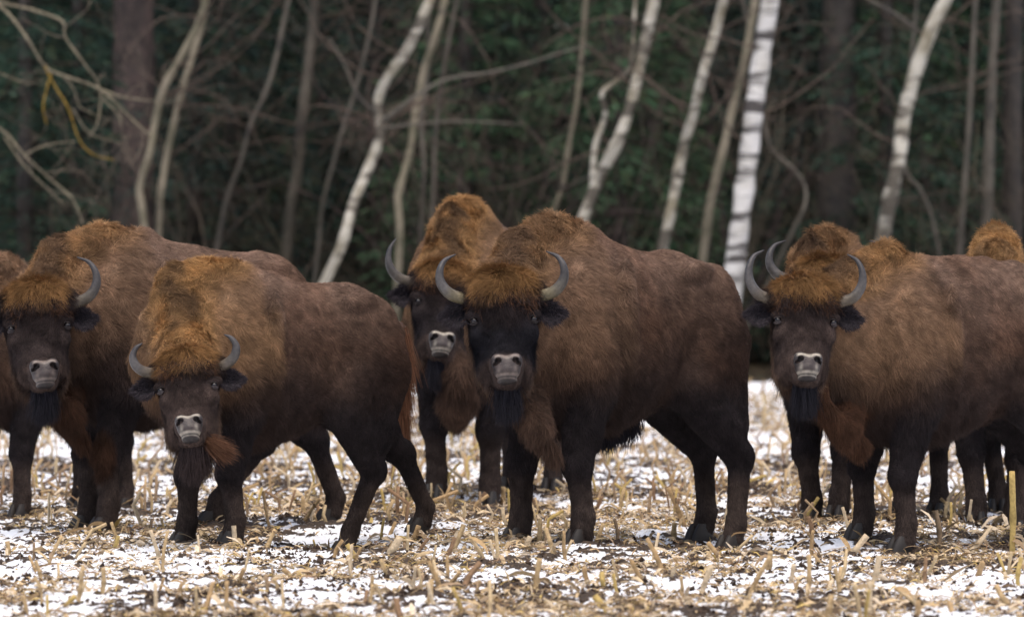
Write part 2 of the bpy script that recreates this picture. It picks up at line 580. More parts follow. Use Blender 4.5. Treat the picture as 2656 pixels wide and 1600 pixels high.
T([(776, 690), (822, 590), (850, 490), (888, 400), (915, 320), (909, 250), (930, 190), (985, 110), (1030, 10), (1050, -50)], 25, 71, 'patchy',
  'leaning pale birch with a kink halfway, between the golden-maned bison and the tall one', name='birch_tree', seed=6,
  side_limbs=[([(915, 295), (960, 262), (1010, 225), (1080, 190), (1180, 175), (1280, 150), (1340, 130), (1420, 110)], 11),
              ([(915, 310), (990, 300), (1080, 292), (1180, 295), (1260, 300)], 7),
              ([(905, 270), (860, 230), (830, 160), (790, 90)], 8)])
T([(955, 700), (962, 560), (958, 470), (985, 370), (1000, 270), (1020, 170), (1050, 80), (1075, -30)], 19, 73, 'tan',
  'wavy tan trunk just left of the tall bison hump', name='young_birch', seed=7)
T([(1015, 520), (1020, 400), (1014, 290), (1030, 160), (1028, 20)], 13, 76, 'dim',
  'thin straight brown sapling directly left above the tall bison hump', name='sapling', seed=8)
T([(1040, 500), (1045, 380), (1052, 280), (1070, 150), (1100, 0)], 12, 76.6, 'dim',
  'thin grey sapling right of the straight brown one above the tall hump', name='sapling', seed=9)
T([(1330, 510), (1352, 455), (1368, 350), (1388, 240), (1400, 120), (1410, -10)], 13, 75, 'tan',
  'short crooked pale sapling above the central bison hump', name='sapling', seed=10,
  side_limbs=[([(1350, 460), (1385, 440), (1415, 425)], 10)])
T([(1410, 505), (1440, 430), (1488, 335), (1520, 240), (1545, 130), (1572, 10), (1585, -50)], 29, 72, 'patchy',
  'forked patchy birch leaning right above the central bison', name='birch_tree', seed=11,
  side_limbs=[([(1425, 440), (1432, 350), (1456, 275), (1448, 225), (1490, 190), (1518, 155), (1525, 50), (1530, -20)], 17)])
T([(1594, 600), (1615, 500), (1644, 350), (1665, 285), (1690, 180), (1728, 50), (1748, -40)], 25, 71.5, 'patchy',
  'slim patchy birch left of the white birch, leaning right', name='birch_tree', seed=12)
T([(1690, 625), (1710, 480), (1742, 350), (1762, 260), (1790, 150), (1816, 0), (1824, -50)], 21, 73, 'tan',
  'dull tan trunk immediately left of the white birch', name='young_birch', seed=13)
T([(1765, 665), (1782, 520), (1800, 380), (1816, 250), (1834, 120), (1853, 0), (1860, -50)], 46, 71, 'birch',
  'thick bright white birch with black bands behind the central bison rump', name='birch_tree', seed=14)
T([(2124, 570), (2140, 480), (2164, 370), (2172, 290), (2200, 180), (2240, 70), (2285, -20), (2300, -60)], 35, 72, 'patchy',
  'pale birch with bent top rising behind the right-hand bison', name='birch_tree', seed=15,
  side_limbs=[([(2225, 90), (2160, 40), (2090, 0), (2040, -30)], 12)])
T([(2372, 620), (2380, 300), (2396, 0)], 26, 78, 'dim', 'straight grey-brown trunk near the right edge', name='forest_tree', seed=16)
T([(2436, 640), (2434, 300), (2440, 0)], 46, 82, 'dark', 'thick dull trunk at the right edge of the frame', name='forest_tree', seed=17)
T([(2308, 600), (2330, 300), (2346, 0)], 15, 77, 'dim', 'thin trunk left of the straight grey-brown one near the right edge', name='sapling', seed=18)
T([(2010, 640), (2014, 300), (2018, 0)], 92, 80, 'dark', 'massive dark trunk between the white birch and the bent-top birch', name='forest_tree', seed=19, top=14)
T([(318, 600), (322, 300), (322, 0)], 104, 78, 'red', 'massive red-brown pine trunk behind the pair of tan trunks', name='pine_tree', seed=20, top=14)
T([(1228, 560), (1215, 300), (1230, 0)], 34, 92, 'dark', 'dim trunk deep in the wood above the central bison head', name='forest_tree', seed=21)
T([(620, 560), (612, 300), (622, 0)], 44, 94, 'red', 'dim reddish trunk deep in the wood behind the crooked saplings', name='pine_tree', seed=22, top=14)
T([(1672, 600), (1650, 300), (1655, 0)], 60, 96, 'red', 'dim reddish trunk deep in the wood left of the white birch', name='pine_tree', seed=23, top=14)
T([(1905, 560), (1934, 500), (1936, 450), (1905, 405), (1850, 350), (1830, 240)], 10, 76, 'dim', 'thin bent sapling right of the white birch', name='sapling', seed=24)
T([(2255, 590), (2240, 520), (2212, 455), (2180, 415), (2168, 320), (2185, 200)], 9, 76, 'dim', 'bowed thin sapling right of the bent-top birch', name='sapling', seed=25)

# bare boughs reaching in from a tree that stands left of the frame
rng = np.random.default_rng(77)
YB = 60.0
LT = empty('overhanging_tree', D(-330, 1090, YB))
tag(LT, 'bare forked boughs with yellow lichen reaching in from the upper left corner', 'tree')
lo = np.array(LT.location)
tp = [D(-330, 1100, YB), D(-325, 700, YB), D(-310, 300, YB), D(-290, -100, YB), D(-270, -600, YB), D(-260, -1100, YB)]
bg_ = Bag(); q = catmull(tp, 4) - lo; add_tube(bg_, q, np.linspace(0.17, 0.08, len(q)), 10); bg_.build('trunk', M_trunk_tan, LT)
BOUGHS = [
    ([(-290, -100), (-120, -60), (0, 15), (60, 85), (108, 160), (150, 182), (240, 215), (320, 290), (365, 330)], 13, 0),
    ([(-290, -120), (-100, -40), (0, 5), (80, 25), (150, 52), (157, 90), (200, 150), (240, 212), (236, 290), (215, 330)], 11, 0),
    ([(108, 160), (128, 200), (165, 262), (190, 335), (225, 372), (275, 385)], 6, 1),
    ([(122, 180), (110, 225), (104, 260), (112, 298)], 7, 1),
    ([(150, 182), (178, 215), (190, 255), (225, 275)], 7, 0),
    ([(240, 215), (300, 235), (380, 245)], 7, 0),
    ([(250, 240), (285, 280), (295, 330)], 7, 0),
    ([(-310, 300), (-120, 260), (0, 310), (55, 370), (120, 430), (175, 480), (200, 540)], 11, 0),
    ([(60, 372), (110, 350), (180, 340)], 7, 0),
    ([(175, 262), (215, 320), (290, 345)], 6, 0),
    ([(10, 330), (60, 400), (130, 470), (160, 500)], 6, 0),
    ([(-200, 100), (-60, 150), (60, 200), (110, 190)], 6, 0),
]
for pts_, w_, yl in BOUGHS:
    q = catmull([D(x, y, YB + rng.normal(0, 0.15)) - lo for x, y in pts_], 4)
    rr = w_ * .72 * DS * YB / FPX / 2
    bb = Bag(); cc = (0.26, 0.165, 0.03) if yl else (0.17, 0.145, 0.10)
    add_tube(bb, q, np.linspace(rr, rr * 0.5, len(q)) * (1 + 0.12 * rng.normal(0, 1, len(q))), 6, cc)
    for _ in range(3):
        i = rng.integers(len(q) // 2, len(q))
        twig_fan(bb, q[i], (rng.normal(0.4, 0.5), rng.normal(0, 0.4), rng.normal(-0.2, 0.5)), rng.uniform(0.3, 0.8), rr * 0.4, 1, rng, (0.15, 0.12, 0.09))
    o = bb.build('bough', M_bark, LT)
    if yl: o['label'] = 'bough crusted with yellow lichen'

# bare shrubs and saplings of the understorey: three kinds, copied
shrub_me = []
for k in range(5):
    rg = np.random.default_rng(300 + k)
    bb = Bag()
    col = [(0.08, 0.064, 0.054), (0.10, 0.08, 0.062), (0.075, 0.054, 0.050), (0.085, 0.075, 0.05), (0.125, 0.105, 0.078)][k]
    for j in range(5):
        a_ = rg.uniform(0, 6.28)
        twig_fan(bb, (rg.normal(0, 0.1), rg.normal(0, 0.1), -0.05), (0.45 * math.cos(a_), 0.45 * math.sin(a_), 1), rg.uniform(2.2, 3.8), rg.uniform(0.007, 0.014), 4 if j < 3 else 3, rg, col, 0.02)
    shrub_me.append(bb.build('stems', M_bark, link=False))
rg = np.random.default_rng(42)
for i in range(84):
    y = rg.uniform(73, 90)
    x = rg.uniform(-1, 1) * y * 0.108
    t_ = empty('bare_shrub', (x, y, 0), rg.uniform(0, 6.28))
    s_ = rg.uniform(0.75, 1.45); t_.scale = (s_, s_, s_)
    tag(t_, ('leafless brown shrub ' if s_ < 1.1 else 'tall leafless shrub ') + ('at the wood edge ' if y < 80 else 'deeper in the wood ') + beside(x, y), 'shrub', 'bare shrubs at the wood edge')
    o = bpy.data.objects.new('stems', shrub_me[i % 5]); C.objects.link(o); o.parent = t_


# spruces
def spruce_meshes(seed, Ht=13.0, R=2.3, col=(0.030, 0.050, 0.026), dens=1.0):
    rg = np.random.default_rng(seed)
    bt = Bag()
    add_tube(bt, [(0, 0, -0.1), (0, 0, Ht * 0.5), (0, 0, Ht)], [0.16, 0.1, 0.02], 8)
    V = []; F = []; Cc = []; n = 0
    z = 0.35
    wb = Bag()
    while z < Ht:
        rr = R * (1 - z / Ht) ** 0.8 + 0.12
        nb = int(9 if z < 7 else 6)
        for b_ in range(nb):
            a_ = rg.uniform(0, 6.28); ln = rr * rg.uniform(0.65, 1.12)
            d = np.array([math.cos(a_), math.sin(a_), 0]); sd = np.array([-d[1], d[0], 0])
            droop = rg.uniform(0.15, 0.4)
            if z < 7:
                pts = [np.array([0, 0, z]) + d * ln * t - np.array([0, 0, droop * ln * t * t]) for t in (0, .35, .7, 1)]
                add_tube(wb, pts, [0.018, .012, .008, .004], 3, (0.05, 0.04, 0.03))
            m = int((80 if z < 7.5 else 30) * dens * max(0.4, ln / R))
            sz = 0.11 if z < 7.5 else 0.26
            t = rg.uniform(0.12, 1.0, m) ** 0.8
            lat = rg.normal(0, 0.17, m) * ln * (1.1 - t)
            c = np.array([0, 0, z]) + d * (ln * t)[:, None] + sd * lat[:, None] - np.array([0, 0, 1]) * (droop * ln * t * t + np.abs(rg.normal(0, 0.06, m)))[:, None]
            e1 = d[None] * 0.8 + sd[None] * (np.sign(lat) * 0.8)[:, None] + rg.normal(0, 0.3, (m, 3)) + np.array([0, 0, -0.45])
            e1 /= np.linalg.norm(e1, axis=1)[:, None]
            e2 = np.cross(e1, rg.normal(0, 1, (m, 3))); e2 /= np.linalg.norm(e2, axis=1)[:, None]
            L = sz * rg.uniform(1.2, 2.4, m)[:, None]; W_ = sz * 0.15
            q = np.stack([c, c + e1 * L * 0.55 + e2 * W_, c + e1 * L, c + e1 * L * 0.55 - e2 * W_], 1)
            V.append(q.reshape(-1, 3)); F.append(np.arange(m * 4).reshape(-1, 4) + n); n += m * 4
            g = rg.uniform(0.6, 1.5, m)
            cc = np.array(col)[None] * g[:, None] * np.array([1, 1, 1]) + (rg.uniform(0, 1, m)[:, None] > 0.9) * np.array([0.03, 0.02, 0.0])
            Cc.append(np.repeat(cc, 4, 0))
        z += rg.uniform(0.24, 0.42)
    crown = mesh_np('needles', np.concatenate(V), np.concatenate(F), M_leaf, None, np.concatenate(Cc), False, False)
    return bt.build('trunk', M_trunk_dark, link=False), wb.build('branches', M_bark, link=False), crown


SPR = [spruce_meshes(1, 12, 2.2, (0.024, 0.050, 0.033)), spruce_meshes(2, 10, 1.9, (0.042, 0.082, 0.042), 0.9), spruce_meshes(3, 14, 2.4, (0.019, 0.040, 0.034))]
rg = np.random.default_rng(5)
spots = []
for (dx, y, k) in [(60, 75, 0), (190, 79, 2), (-60, 80, 0), (470, 83, 2), (560, 88, 0), (900, 84, 2), (1120, 79, 1), (1300, 81, 0), (1480, 78, 1),
                   (1560, 84, 1), (1700, 90, 2), (1930, 88, 2), (2130, 80, 0), (2230, 85, 1), (2330, 88, 2), (2480, 84, 0), (780, 90, 0), (1390, 90, 2), (2060, 92, 0), (330, 92, 0)]:
    spots.append(((dx * DS - CX) / FPX * y, y, k))
for i in range(44):
    y = rg.uniform(90, 108); spots.append((rg.uniform(-1, 1) * y * 0.15, y, int(rg.integers(0, 3))))
for i, (x, y, k) in enumerate(spots):
    t_ = empty('spruce_tree', (x, y, 0), rg.uniform(0, 6.28))
    s_ = rg.uniform(0.85, 1.15); t_.scale = (s_, s_, s_)
    lb = ['dark green drooping spruce ', 'lighter green young spruce ', 'very dark tall spruce '][k] + ('in front ' if y < 86 else ('farther back ' if y < 97 else 'deepest in the wood ')) + beside(x, y)
    tag(t_, lb, 'tree', ['dark spruces of the wood', 'light green young spruces', 'tall blackish spruces'][k])
    for nm, me in zip(('trunk', 'branches', 'needles'), SPR[k]):
        o = bpy.data.objects.new(nm, me); C.objects.link(o); o.parent = t_

# the far-off wood behind them, one mass
rg = np.random.default_rng(6)
m = 60000
c = np.stack([rg.uniform(-24, 24, m), 108 + 26 * rg.uniform(0, 1, m) ** 0.9, 15 * rg.uniform(0, 1, m) ** 0.9], 1)
e1 = rg.normal(0, 1, (m, 3)) * [1, 0.6, 0.9]; e1 /= np.linalg.norm(e1, axis=1)[:, None]
e2 = np.cross(e1, rg.normal(0, 1, (m, 3))); e2 /= np.linalg.norm(e2, axis=1)[:, None]
L = rg.uniform(0.3, 0.7, m)[:, None]
q = np.stack([c, c + e1 * L * .5 + e2 * .13, c + e1 * L, c + e1 * L * .5 - e2 * .13], 1).reshape(-1, 3)
cc = np.where(rg.uniform(0, 1, (m, 1)) > 0.3, [[0.025, 0.042, 0.022]], [[0.045, 0.033, 0.025]]) * rg.uniform(0.6, 1.4, (m, 1))
fm = mesh_np('far_wood', q, np.arange(m * 4).reshape(-1, 4), M_leaf, None, np.repeat(cc, 4, 0), False)
tag(fm, 'dark mass of distant trees closing off the wood behind everything', 'wood', None, 'stuff')

#>>#BISON#
# ------------------------------------------------------------------ bison bodies
def smin(a, b, k):
    h = np.clip(0.5 + 0.5 * (b - a) / k, 0, 1)
    return b * (1 - h) + a * h - k * h * (1 - h)


def sd_caps(p, a, b, r1, r2):
    ba = b - a
    h = np.clip(((p - a) @ ba) / (ba @ ba), 0, 1)
    return np.linalg.norm(p - a - h[..., None] * ba, axis=-1) - (r1 + (r2 - r1) * h)


def sd_ell(p, c, r, M=None):
    q = p - c
    if M is not None: q = q @ M            # M columns = ellipsoid axes
    k0 = np.linalg.norm(q / r, axis=-1); k1 = np.linalg.norm(q / (r * r), axis=-1) + 1e-9
    return k0 * (k0 - 1) / k1


ST = np.array([  # x, top, bottom, half width
    (-0.90, 1.30, 1.05, .06), (-0.86, 1.41, .92, .13), (-0.80, 1.49, .86, .19), (-0.70, 1.565, .84, .235), (-0.54, 1.625, .82, .265),
    (-0.38, 1.625, .79, .285), (-0.22, 1.63, .73, .32), (-0.07, 1.665, .67, .345), (0.07, 1.71, .63, .35), (0.20, 1.77, .615, .34),
    (0.32, 1.805, .615, .325), (0.42, 1.805, .63, .31), (0.54, 1.765, .67, .28), (0.67, 1.69, .75, .24), (0.80, 1.56, .87, .19), (0.92, 1.38, 1.0, .10)])
_xs = np.linspace(-0.94, 0.96, 96)


def _smooth(v, n=5):
    k = np.ones(n) / n
    return np.convolve(np.pad(v, n // 2, mode='edge'), k, 'valid')


_top, _bot, _wid = [_smooth(np.interp(_xs, ST[:, 0], ST[:, i])) for i in (1, 2, 3)]


def sd_torso(p, back=0.0):
    x = np.clip(p[..., 0], -0.94, 0.96)
    t, b_, w = np.interp(x, _xs, _top), np.interp(x, _xs, _bot), np.interp(x, _xs, _wid)
    w = w * .93
    t = t + back * sstep(.30, -.15, x) * sstep(-.94, -.6, x)
    zc = b_ + (t - b_) * 0.44
    up = p[..., 2] > zc
    hz = np.where(up, t - zc, zc - b_)
    r = (p[..., 2] - zc) / hz
    hump = sstep(-0.1, 0.45, x)
    wz = w * (1 - (0.10 + 0.36 * hump + .22 * sstep(.5, .75, x)) * np.clip(r, 0, 1.2) ** 1.4)
    e = 2.25
    k = (np.abs(p[..., 1] / wz) ** e + np.abs(r) ** e) ** (1 / e)
    d = (k - 1) * np.minimum(hz, wz) * 0.95
    dx = np.abs(p[..., 0] - x)
    return d + dx


def frame_from(yaw, tilt, roll, hang):
    """head axes (side s = the animal's own left, n = down the face, o = out of the forehead) in the body's local frame"""
    y, t, r = math.radians(yaw), math.radians(tilt), math.radians(roll)
    out = np.array([math.sin(y), -math.cos(y), 0.0])     # world direction the face points at
    up = np.array([0, 0, 1.0])
    n = -up * math.cos(t) + out * math.sin(t)
    o = up * math.sin(t) + out * math.cos(t)
    s = np.cross(n, o)
    # facing the camera the animal's own left is on the picture's right (+x)
    if s @ np.array([math.cos(y), math.sin(y), 0]) < 0: s = -s
    n2 = n * math.cos(r) + s * math.sin(r); s2 = s * math.cos(r) - n * math.sin(r)
    c_, s_ = math.cos(-hang), math.sin(-hang)
    R = np.array([[c_, -s_, 0], [s_, c_, 0], [0, 0, 1]])
    return R @ s2, R @ n2, R @ o


# head shapes in head units: (side, down, out), metres
HEAD = [
    ('e', (0, .06, -.13), (.180, .16, .16), .05), ('e', (0, .20, -.125), (.150, .20, .145), .05), ('e', (0, .14, -.05), (.11, .13, .075), .05),
    ('e', (0, .36, -.080), (.090, .18, .105), .06), ('e', (0, .475, -.05), (.086, .095, .095), .05),
    ('e', (0, .505, -.005), (.076, .06, .06), .03),
    ('e', (.138, .150, -.045), (.048, .035, .045), .03), ('e', (-.138, .150, -.045), (.048, .035, .045), .03),
    ('e', (.118, .255, -.07), (.045, .07, .05), .04), ('e', (-.118, .255, -.07), (.045, .07, .05), .04),
    ('e', (.075, .37, -.15), (.06, .2, .09), .05), ('e', (-.075, .37, -.15), (.06, .2, .09), .05),
    ('e', (0, .565, -.07), (.07, .055, .065), .03),
    ('e', (.15, .02, -.10), (.06, .06, .07), .04), ('e', (-.15, .02, -.10), (.06, .06, .07), .04),
    ('e', (0, -.04, -.10), (.15, .10, .13), .05),
]


def surface_nets(dv, org, h):
    s = dv < 0
    nx, ny, nz = dv.shape
    cnt = np.zeros((nx - 1, ny - 1, nz - 1), np.int8)
    for a in (0, 1):
        for b_ in (0, 1):
            for c in (0, 1):
                cnt += s[a:nx - 1 + a, b_:ny - 1 + b_, c:nz - 1 + c]
    act = (cnt > 0) & (cnt < 8)
    idx = np.full(act.shape, -1, np.int64)
    ijk = np.argwhere(act)
    idx[act] = np.arange(len(ijk))
    acc = np.zeros((len(ijk), 3)); num = np.zeros(len(ijk))
    cor = [(a, b_, c) for a in (0, 1) for b_ in (0, 1) for c in (0, 1)]
    for p in range(8):
        for q in range(p + 1, 8):
            A, B = np.array(cor[p]), np.array(cor[q])
            if np.abs(A - B).sum() != 1: continue
            da = dv[tuple((ijk + A).T)]; db = dv[tuple((ijk + B).T)]
            cr = (da < 0) != (db < 0)
            t = np.where(cr, da / np.where(cr, da - db, 1), 0)
            acc += np.where(cr[:, None], A + t[:, None] * (B - A), 0); num += cr
    V = (ijk + acc / num[:, None]) * h + org
    quads = []
    for ax in range(3):
        sl0 = [slice(None)] * 3; sl1 = [slice(None)] * 3
        sl0[ax] = slice(0, -1); sl1[ax] = slice(1, None)
        e = s[tuple(sl0)] != s[tuple(sl1)]
        E = np.argwhere(e)
        o1, o2 = [k for k in range(3) if k != ax]
        E = E[(E[:, o1] > 0) & (E[:, o2] > 0) & (E[:, o1] < dv.shape[o1] - 1) & (E[:, o2] < dv.shape[o2] - 1)]
        ins = s[tuple(E.T)]
        def g(a, b_):
            q = E.copy(); q[:, o1] -= a; q[:, o2] -= b_
            return idx[tuple(q.T)]
        f = np.stack([g(1, 1), g(0, 1), g(0, 0), g(1, 0)], 1)
        flip = ~ins if ax != 1 else ins
        f[flip] = f[flip][:, ::-1]
        quads.append(f)
    return V, np.concatenate(quads)


def make_curves(name, root, dirs, length, col, width, parent, bend=0.35, npt=4, grav=(0, 0, -1), wob=0.0, seed=0):
    n = len(root)
    if n == 0: return None
    rg = np.random.default_rng(seed)
    t = np.linspace(0, 1, npt)
    g = np.broadcast_to(np.asarray(grav, float), (n, 3))
    side = rg.normal(0, 1, (n, 3)) * wob
    pos = root[:, None, :] + length[:, None, None] * (dirs[:, None, :] * t[None, :, None] + (bend * g + side)[:, None, :] * (t ** 2)[None, :, None])
    cu = bpy.data.hair_curves.new(name)
    cu.add_curves([npt] * n)
    cu.attributes['position'].data.foreach_set('vector', pos.astype(np.float32).ravel())
    ra = cu.attributes.get('radius') or cu.attributes.new('radius', 'FLOAT', 'POINT')
    wv = np.broadcast_to(np.asarray(width, float), (n,))
    ra.data.foreach_set('value', (wv[:, None] * (1 - 0.75 * t ** 1.5)[None, :]).astype(np.float32).ravel())
    ca = cu.attributes.new('coat', 'FLOAT_COLOR', 'POINT')
    c4 = np.ones((n, npt, 4), np.float32); c4[:, :, :3] = col[:, None, :]
    ca.data.foreach_set('color', c4.ravel())
    cu.materials.append(M_fur)
    o = bpy.data.objects.new(name, cu)
    C.objects.link(o); o.parent = parent
    return o


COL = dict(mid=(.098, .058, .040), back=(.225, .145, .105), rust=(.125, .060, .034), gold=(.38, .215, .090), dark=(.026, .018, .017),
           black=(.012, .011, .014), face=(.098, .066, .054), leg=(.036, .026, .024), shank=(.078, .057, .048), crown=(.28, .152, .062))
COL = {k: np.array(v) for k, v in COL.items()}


def build_bison(B):
    S = B['S']; F, L = B['F'], B['L']
    rg = np.random.default_rng(B['seed'])
    fw = B['fw']
    mid = D(B['fore'][0], 1290, B['fore'][1])
    baseXY = mid[:2] - F * 0.45 * S
    bz = np.mean([f[2] for f in fw])
    base = np.array([baseXY[0], baseXY[1], bz])
    ang = math.atan2(F[1], F[0])

    def loc(w):
        d = np.asarray(w) - base
        return np.array([d[:2] @ F, d[:2] @ L, d[2]]) / S

    ft = [loc(f) for f in fw]
    s, n, o = frame_from(B['yaw'], B['tilt'], B['roll'], ang)
    hp = B['headp']
    hs = B['hs'] / S
    poll = loc(D(*hp)) - 0.0 * o

    hq = np.array([1.12, .90, 1.0])

    def H(a, b_, c): return poll + hs * (hq[0] * a * s + hq[1] * b_ * n + c * o)
    Mh = np.stack([s, n, o], 1)

    prims = []   # (fn, bbox lo, bbox hi, k, group)

    def caps(a, b_, r1, r2, k, grp):
        a = np.asarray(a, float); b_ = np.asarray(b_, float); m = max(r1, r2)
        prims.append((lambda p: sd_caps(p, a, b_, r1, r2), np.minimum(a, b_) - m, np.maximum(a, b_) + m, k, grp))

    def ell(c, r, k, grp, M=None):
        c = np.asarray(c, float); r = np.asarray(r, float); m = r if M is None else np.full(3, r.max())
        prims.append((lambda p: sd_ell(p, c, r, M), c - m, c + m, k, grp))

    prims.append((lambda p: sd_torso(p, B.get('back', 0)), np.array([-.97, -.42, .55]), np.array([1.0, .42, 1.92]), .05, 'torso'))
    for sg in (1, -1):
        ell((.40, sg * .21, 1.15), (.21, .135, .40), .10, 'torso')                 # shoulder
        ell((-.62, sg * .16, 1.17), (.235, .13, .38), .09, 'torso')               # thigh mass
        ell((-.50, sg * .20, 1.52), (.10, .06, .06), .05, 'torso')
        ell((.16, sg * .30, 1.30), (.05, .06, .30), .06, 'torso')               # hip bone
        ell((-.83, sg * .10, 1.33), (.07, .05, .07), .06, 'torso')
    # neck
    back = H(0, .08, -.16)
    caps((.62, 0, 1.30), back * .5 + np.array([.68, 0, 1.28]) * .5, .25, .205, .12, 'neck')
    crp = H(0, .02, -.16)
    caps((.50, 0, 1.66), (.70, 0, 1.58), .10, .10, .09, 'neck'); caps((.70, 0, 1.58), crp * .75 + np.array([.70, 0, 1.58]) * .25, .10, .10, .09, 'neck')
    caps(back * .5 + np.array([.70, 0, 1.28]) * .5, back, .205, .165, .10, 'neck')
    thr = H(0, .30, -.22)
    caps((.68, 0, 1.0), thr, .19, .09, .12, 'neck')
    # legs
    for i, f in enumerate(ft[:2]):
        sg = 1 if i == 0 else -1
        ys = sg * .19; dx = f[0] - .45; dy = f[1] - ys
        e = np.array([.37 + .18 * dx, ys + .1 * dy, .86]); k_ = np.array([.46 + .62 * dx, ys + .6 * dy, .44 + f[2] * .8]); m_ = np.array([f[0] - .01, f[1], .15 + f[2]])
        caps((.40, ys, 1.05), e, .16, .140, .08, 'leg'); caps(e, k_, .132, .080, .05, 'leg')
        ell(k_ + [.01, 0, 0], (.076, .070, .09), .04, 'leg'); caps(k_, m_, .065, .055, .03, 'leg')
        caps(m_, f + [.01, 0, .05], .058, .066, .03, 'leg')
        f_k = k_
    for i, f in enumerate(ft[2:]):
        sg = 1 if i == 0 else -1
        ys = sg * .16; dx = f[0] + .78; dy = f[1] - ys
        st = np.array([-.46 + .25 * dx, sg * .20 + .05 * dy, .88]); hk = np.array([-.825 + .52 * dx, ys + .65 * dy, .50 + f[2] * .7]); m_ = np.array([f[0] - .02, f[1], .15 + f[2]])
        caps((-.62, sg * .15, 1.15), st, .19, .145, .09, 'leg'); caps((-.72, sg * .14, 1.08), hk * .6 + np.array([-.70, sg * .16, .95]) * .4, .165, .10, .08, 'leg')
        caps(st, hk, .155, .080, .06, 'leg')
        ell(hk + [-.015, 0, .01], (.070, .058, .09), .03, 'leg'); caps(hk, m_, .062, .050, .03, 'leg')
        caps(m_, f + [.01, 0, .05], .053, .062, .03, 'leg')
    for _, c, r, k in HEAD:
        ell(H(*c), np.array(r) * hs * hq, k, 'head', Mh)
    # brisket and dewlap skin from the throat to between the legs
    if B['id'] in ('main', 'tall', 'left', 'right'):
        dl = {'main': [(1252, 975, 29.2), (1292, 1030, 29.12), (1334, 1090, 29.3)], 'tall': [(1105, 900, 34.2), (1100, 970, 34.3), (1098, 1005, 34.5)],
              'left': [(120, 960, 30.9), (160, 1000, 31.0), (200, 1060, 31.2)], 'right': [(1985, 985, 28.8), (2030, 1035, 28.9), (2068, 1075, 29.05)]}[B['id']]
        q = [loc(D(*t_)) for t_ in dl]
        rr = {'main': (.045, .046, .012), 'tall': (.075, .09, .06), 'left': (.05, .06, .03), 'right': (.045, .065, .05)}[B['id']]
        caps(thr, q[0], .08, rr[0], .05, 'dewlap'); caps(q[0], q[1], rr[0], rr[1], .05, 'dewlap'); caps(q[1], q[2], rr[1], rr[2], .05, 'dewlap')
        caps((.70, 0, .90), q[1], .13, .06, .07, 'dewlap')

    h = 0.0155
    lo = np.min([b_[1] for b_ in prims], 0) - .08; hi = np.max([b_[2] for b_ in prims], 0) + .08
    dim = np.ceil((hi - lo) / h).astype(int)
    dv = np.full(dim, 1.0, np.float32)
    for fn, a, b_, k, grp in prims:
        i0 = np.maximum(((a - k - .03 - lo) / h).astype(int), 0); i1 = np.minimum(((b_ + k + .03 - lo) / h).astype(int) + 2, dim)
        gx = [lo[j] + np.arange(i0[j], i1[j]) * h for j in range(3)]
        g = np.stack(np.meshgrid(*gx, indexing='ij'), -1)
        sl = tuple(slice(i0[j], i1[j]) for j in range(3))
        dv[sl] = smin(dv[sl], fn(g), k)
    # small lumps of muscle and matted coat
    gi = np.meshgrid(*[lo[j] + np.arange(dim[j]) * h for j in range(3)], indexing='ij')
    near = np.abs(dv) < .08
    dv[near] += .022 * (noise3(gi[0][near] * 7, gi[1][near] * 7, gi[2][near] * 5, B['seed'] + 30) - .5) * sstep(.5, .9, gi[2][near])
    V, Q = surface_nets(dv, lo, h)

    def grp_d(p, names):
        d = np.full(len(p), 1.0)
        for fn, a, b_, k, grp in prims:
            if grp in names: d = np.minimum(d, fn(p))
        return d

    def regions(p):
        dh = grp_d(p, ('head',)); dt = grp_d(p, ('torso',)); dl = grp_d(p, ('leg',)); dn = grp_d(p, ('neck',)); dd = grp_d(p, ('dewlap',))
        q = (p - poll) @ Mh / hs / hq
        wh = sstep(.035, -.005, dh - np.minimum(np.minimum(dt, dn), dd)) * sstep(-.30, -.16, q[:, 2])
        wl = sstep(.05, -.03, dl - np.minimum(dt, dn)) * sstep(1.05, .8, p[:, 2])
        wd = sstep(.03, -.02, dd - np.minimum(dh, np.minimum(dt, dn)))
        return wh, wl, wd, q

    gold, facel = B['gold'], B['face']
    dewc = {'main': COL['mid'] * .72, 'tall': COL['mid'] * .85, 'left': COL['rust'] * .38, 'right': COL['rust'] * .62}.get(B['id'], COL['mid'] * .8)

    rg_line = [np.array([.44, 0, 1.79]), np.array([.70, 0, 1.66]), H(0, -.06, -.16)]

    def ridge(p):
        return np.minimum(sd_caps(p, rg_line[0], rg_line[1], 0, 0), sd_caps(p, rg_line[1], rg_line[2], 0, 0))

    def colour(p, jitter=None):
        wh, wl, wd, q = regions(p)
        x, y, z = p.T
        nz = noise3(x * 4 + 9, y * 4, z * 4, B['seed']); n2_ = noise3(x * 11, y * 11, z * 11, B['seed'] + 1)
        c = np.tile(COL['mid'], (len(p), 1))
        c = mixc(c, COL['back'], sstep(1.2, 1.66, z + .25 * (nz - .5)) * .85)  # coat pattern paler on top, with the highlight along the back painted in
        c = mixc(c, COL['rust'], sstep(.5, .8, nz) * .35)
        # front quarters wear the longer yellow-brown mantle
        fr = sstep(.10, .22, x + .06 * (n2_ - .5) - .10 * (z - 1.2)) * sstep(.75, 1.25, z)
        mant = mixc(COL['back'][None] * .9, COL['gold'], np.full(1, min(1, .12 + .42 * gold)))[0]
        c = mixc(c, mant, fr * (.35 + .30 * gold) * (.6 + .8 * nz))
        rd = ridge(p)
        crest = sstep(.27, .10, rd + .06 * (n2_ - .5))
        c = mixc(c, COL['gold'], crest * min(1, .25 + .75 * gold) * (.75 + .5 * n2_))
        streak = sstep(.14, .06, rd + .05 * (n2_ - .5)) * sstep(.60, .68, x)
        c = mixc(c, COL['dark'] * 1.6, streak * .62)
        # sides of the chest and belly darker
        c = mixc(c, COL['dark'], sstep(1.30, .80, z + .35 * (nz - .5)) * .82)
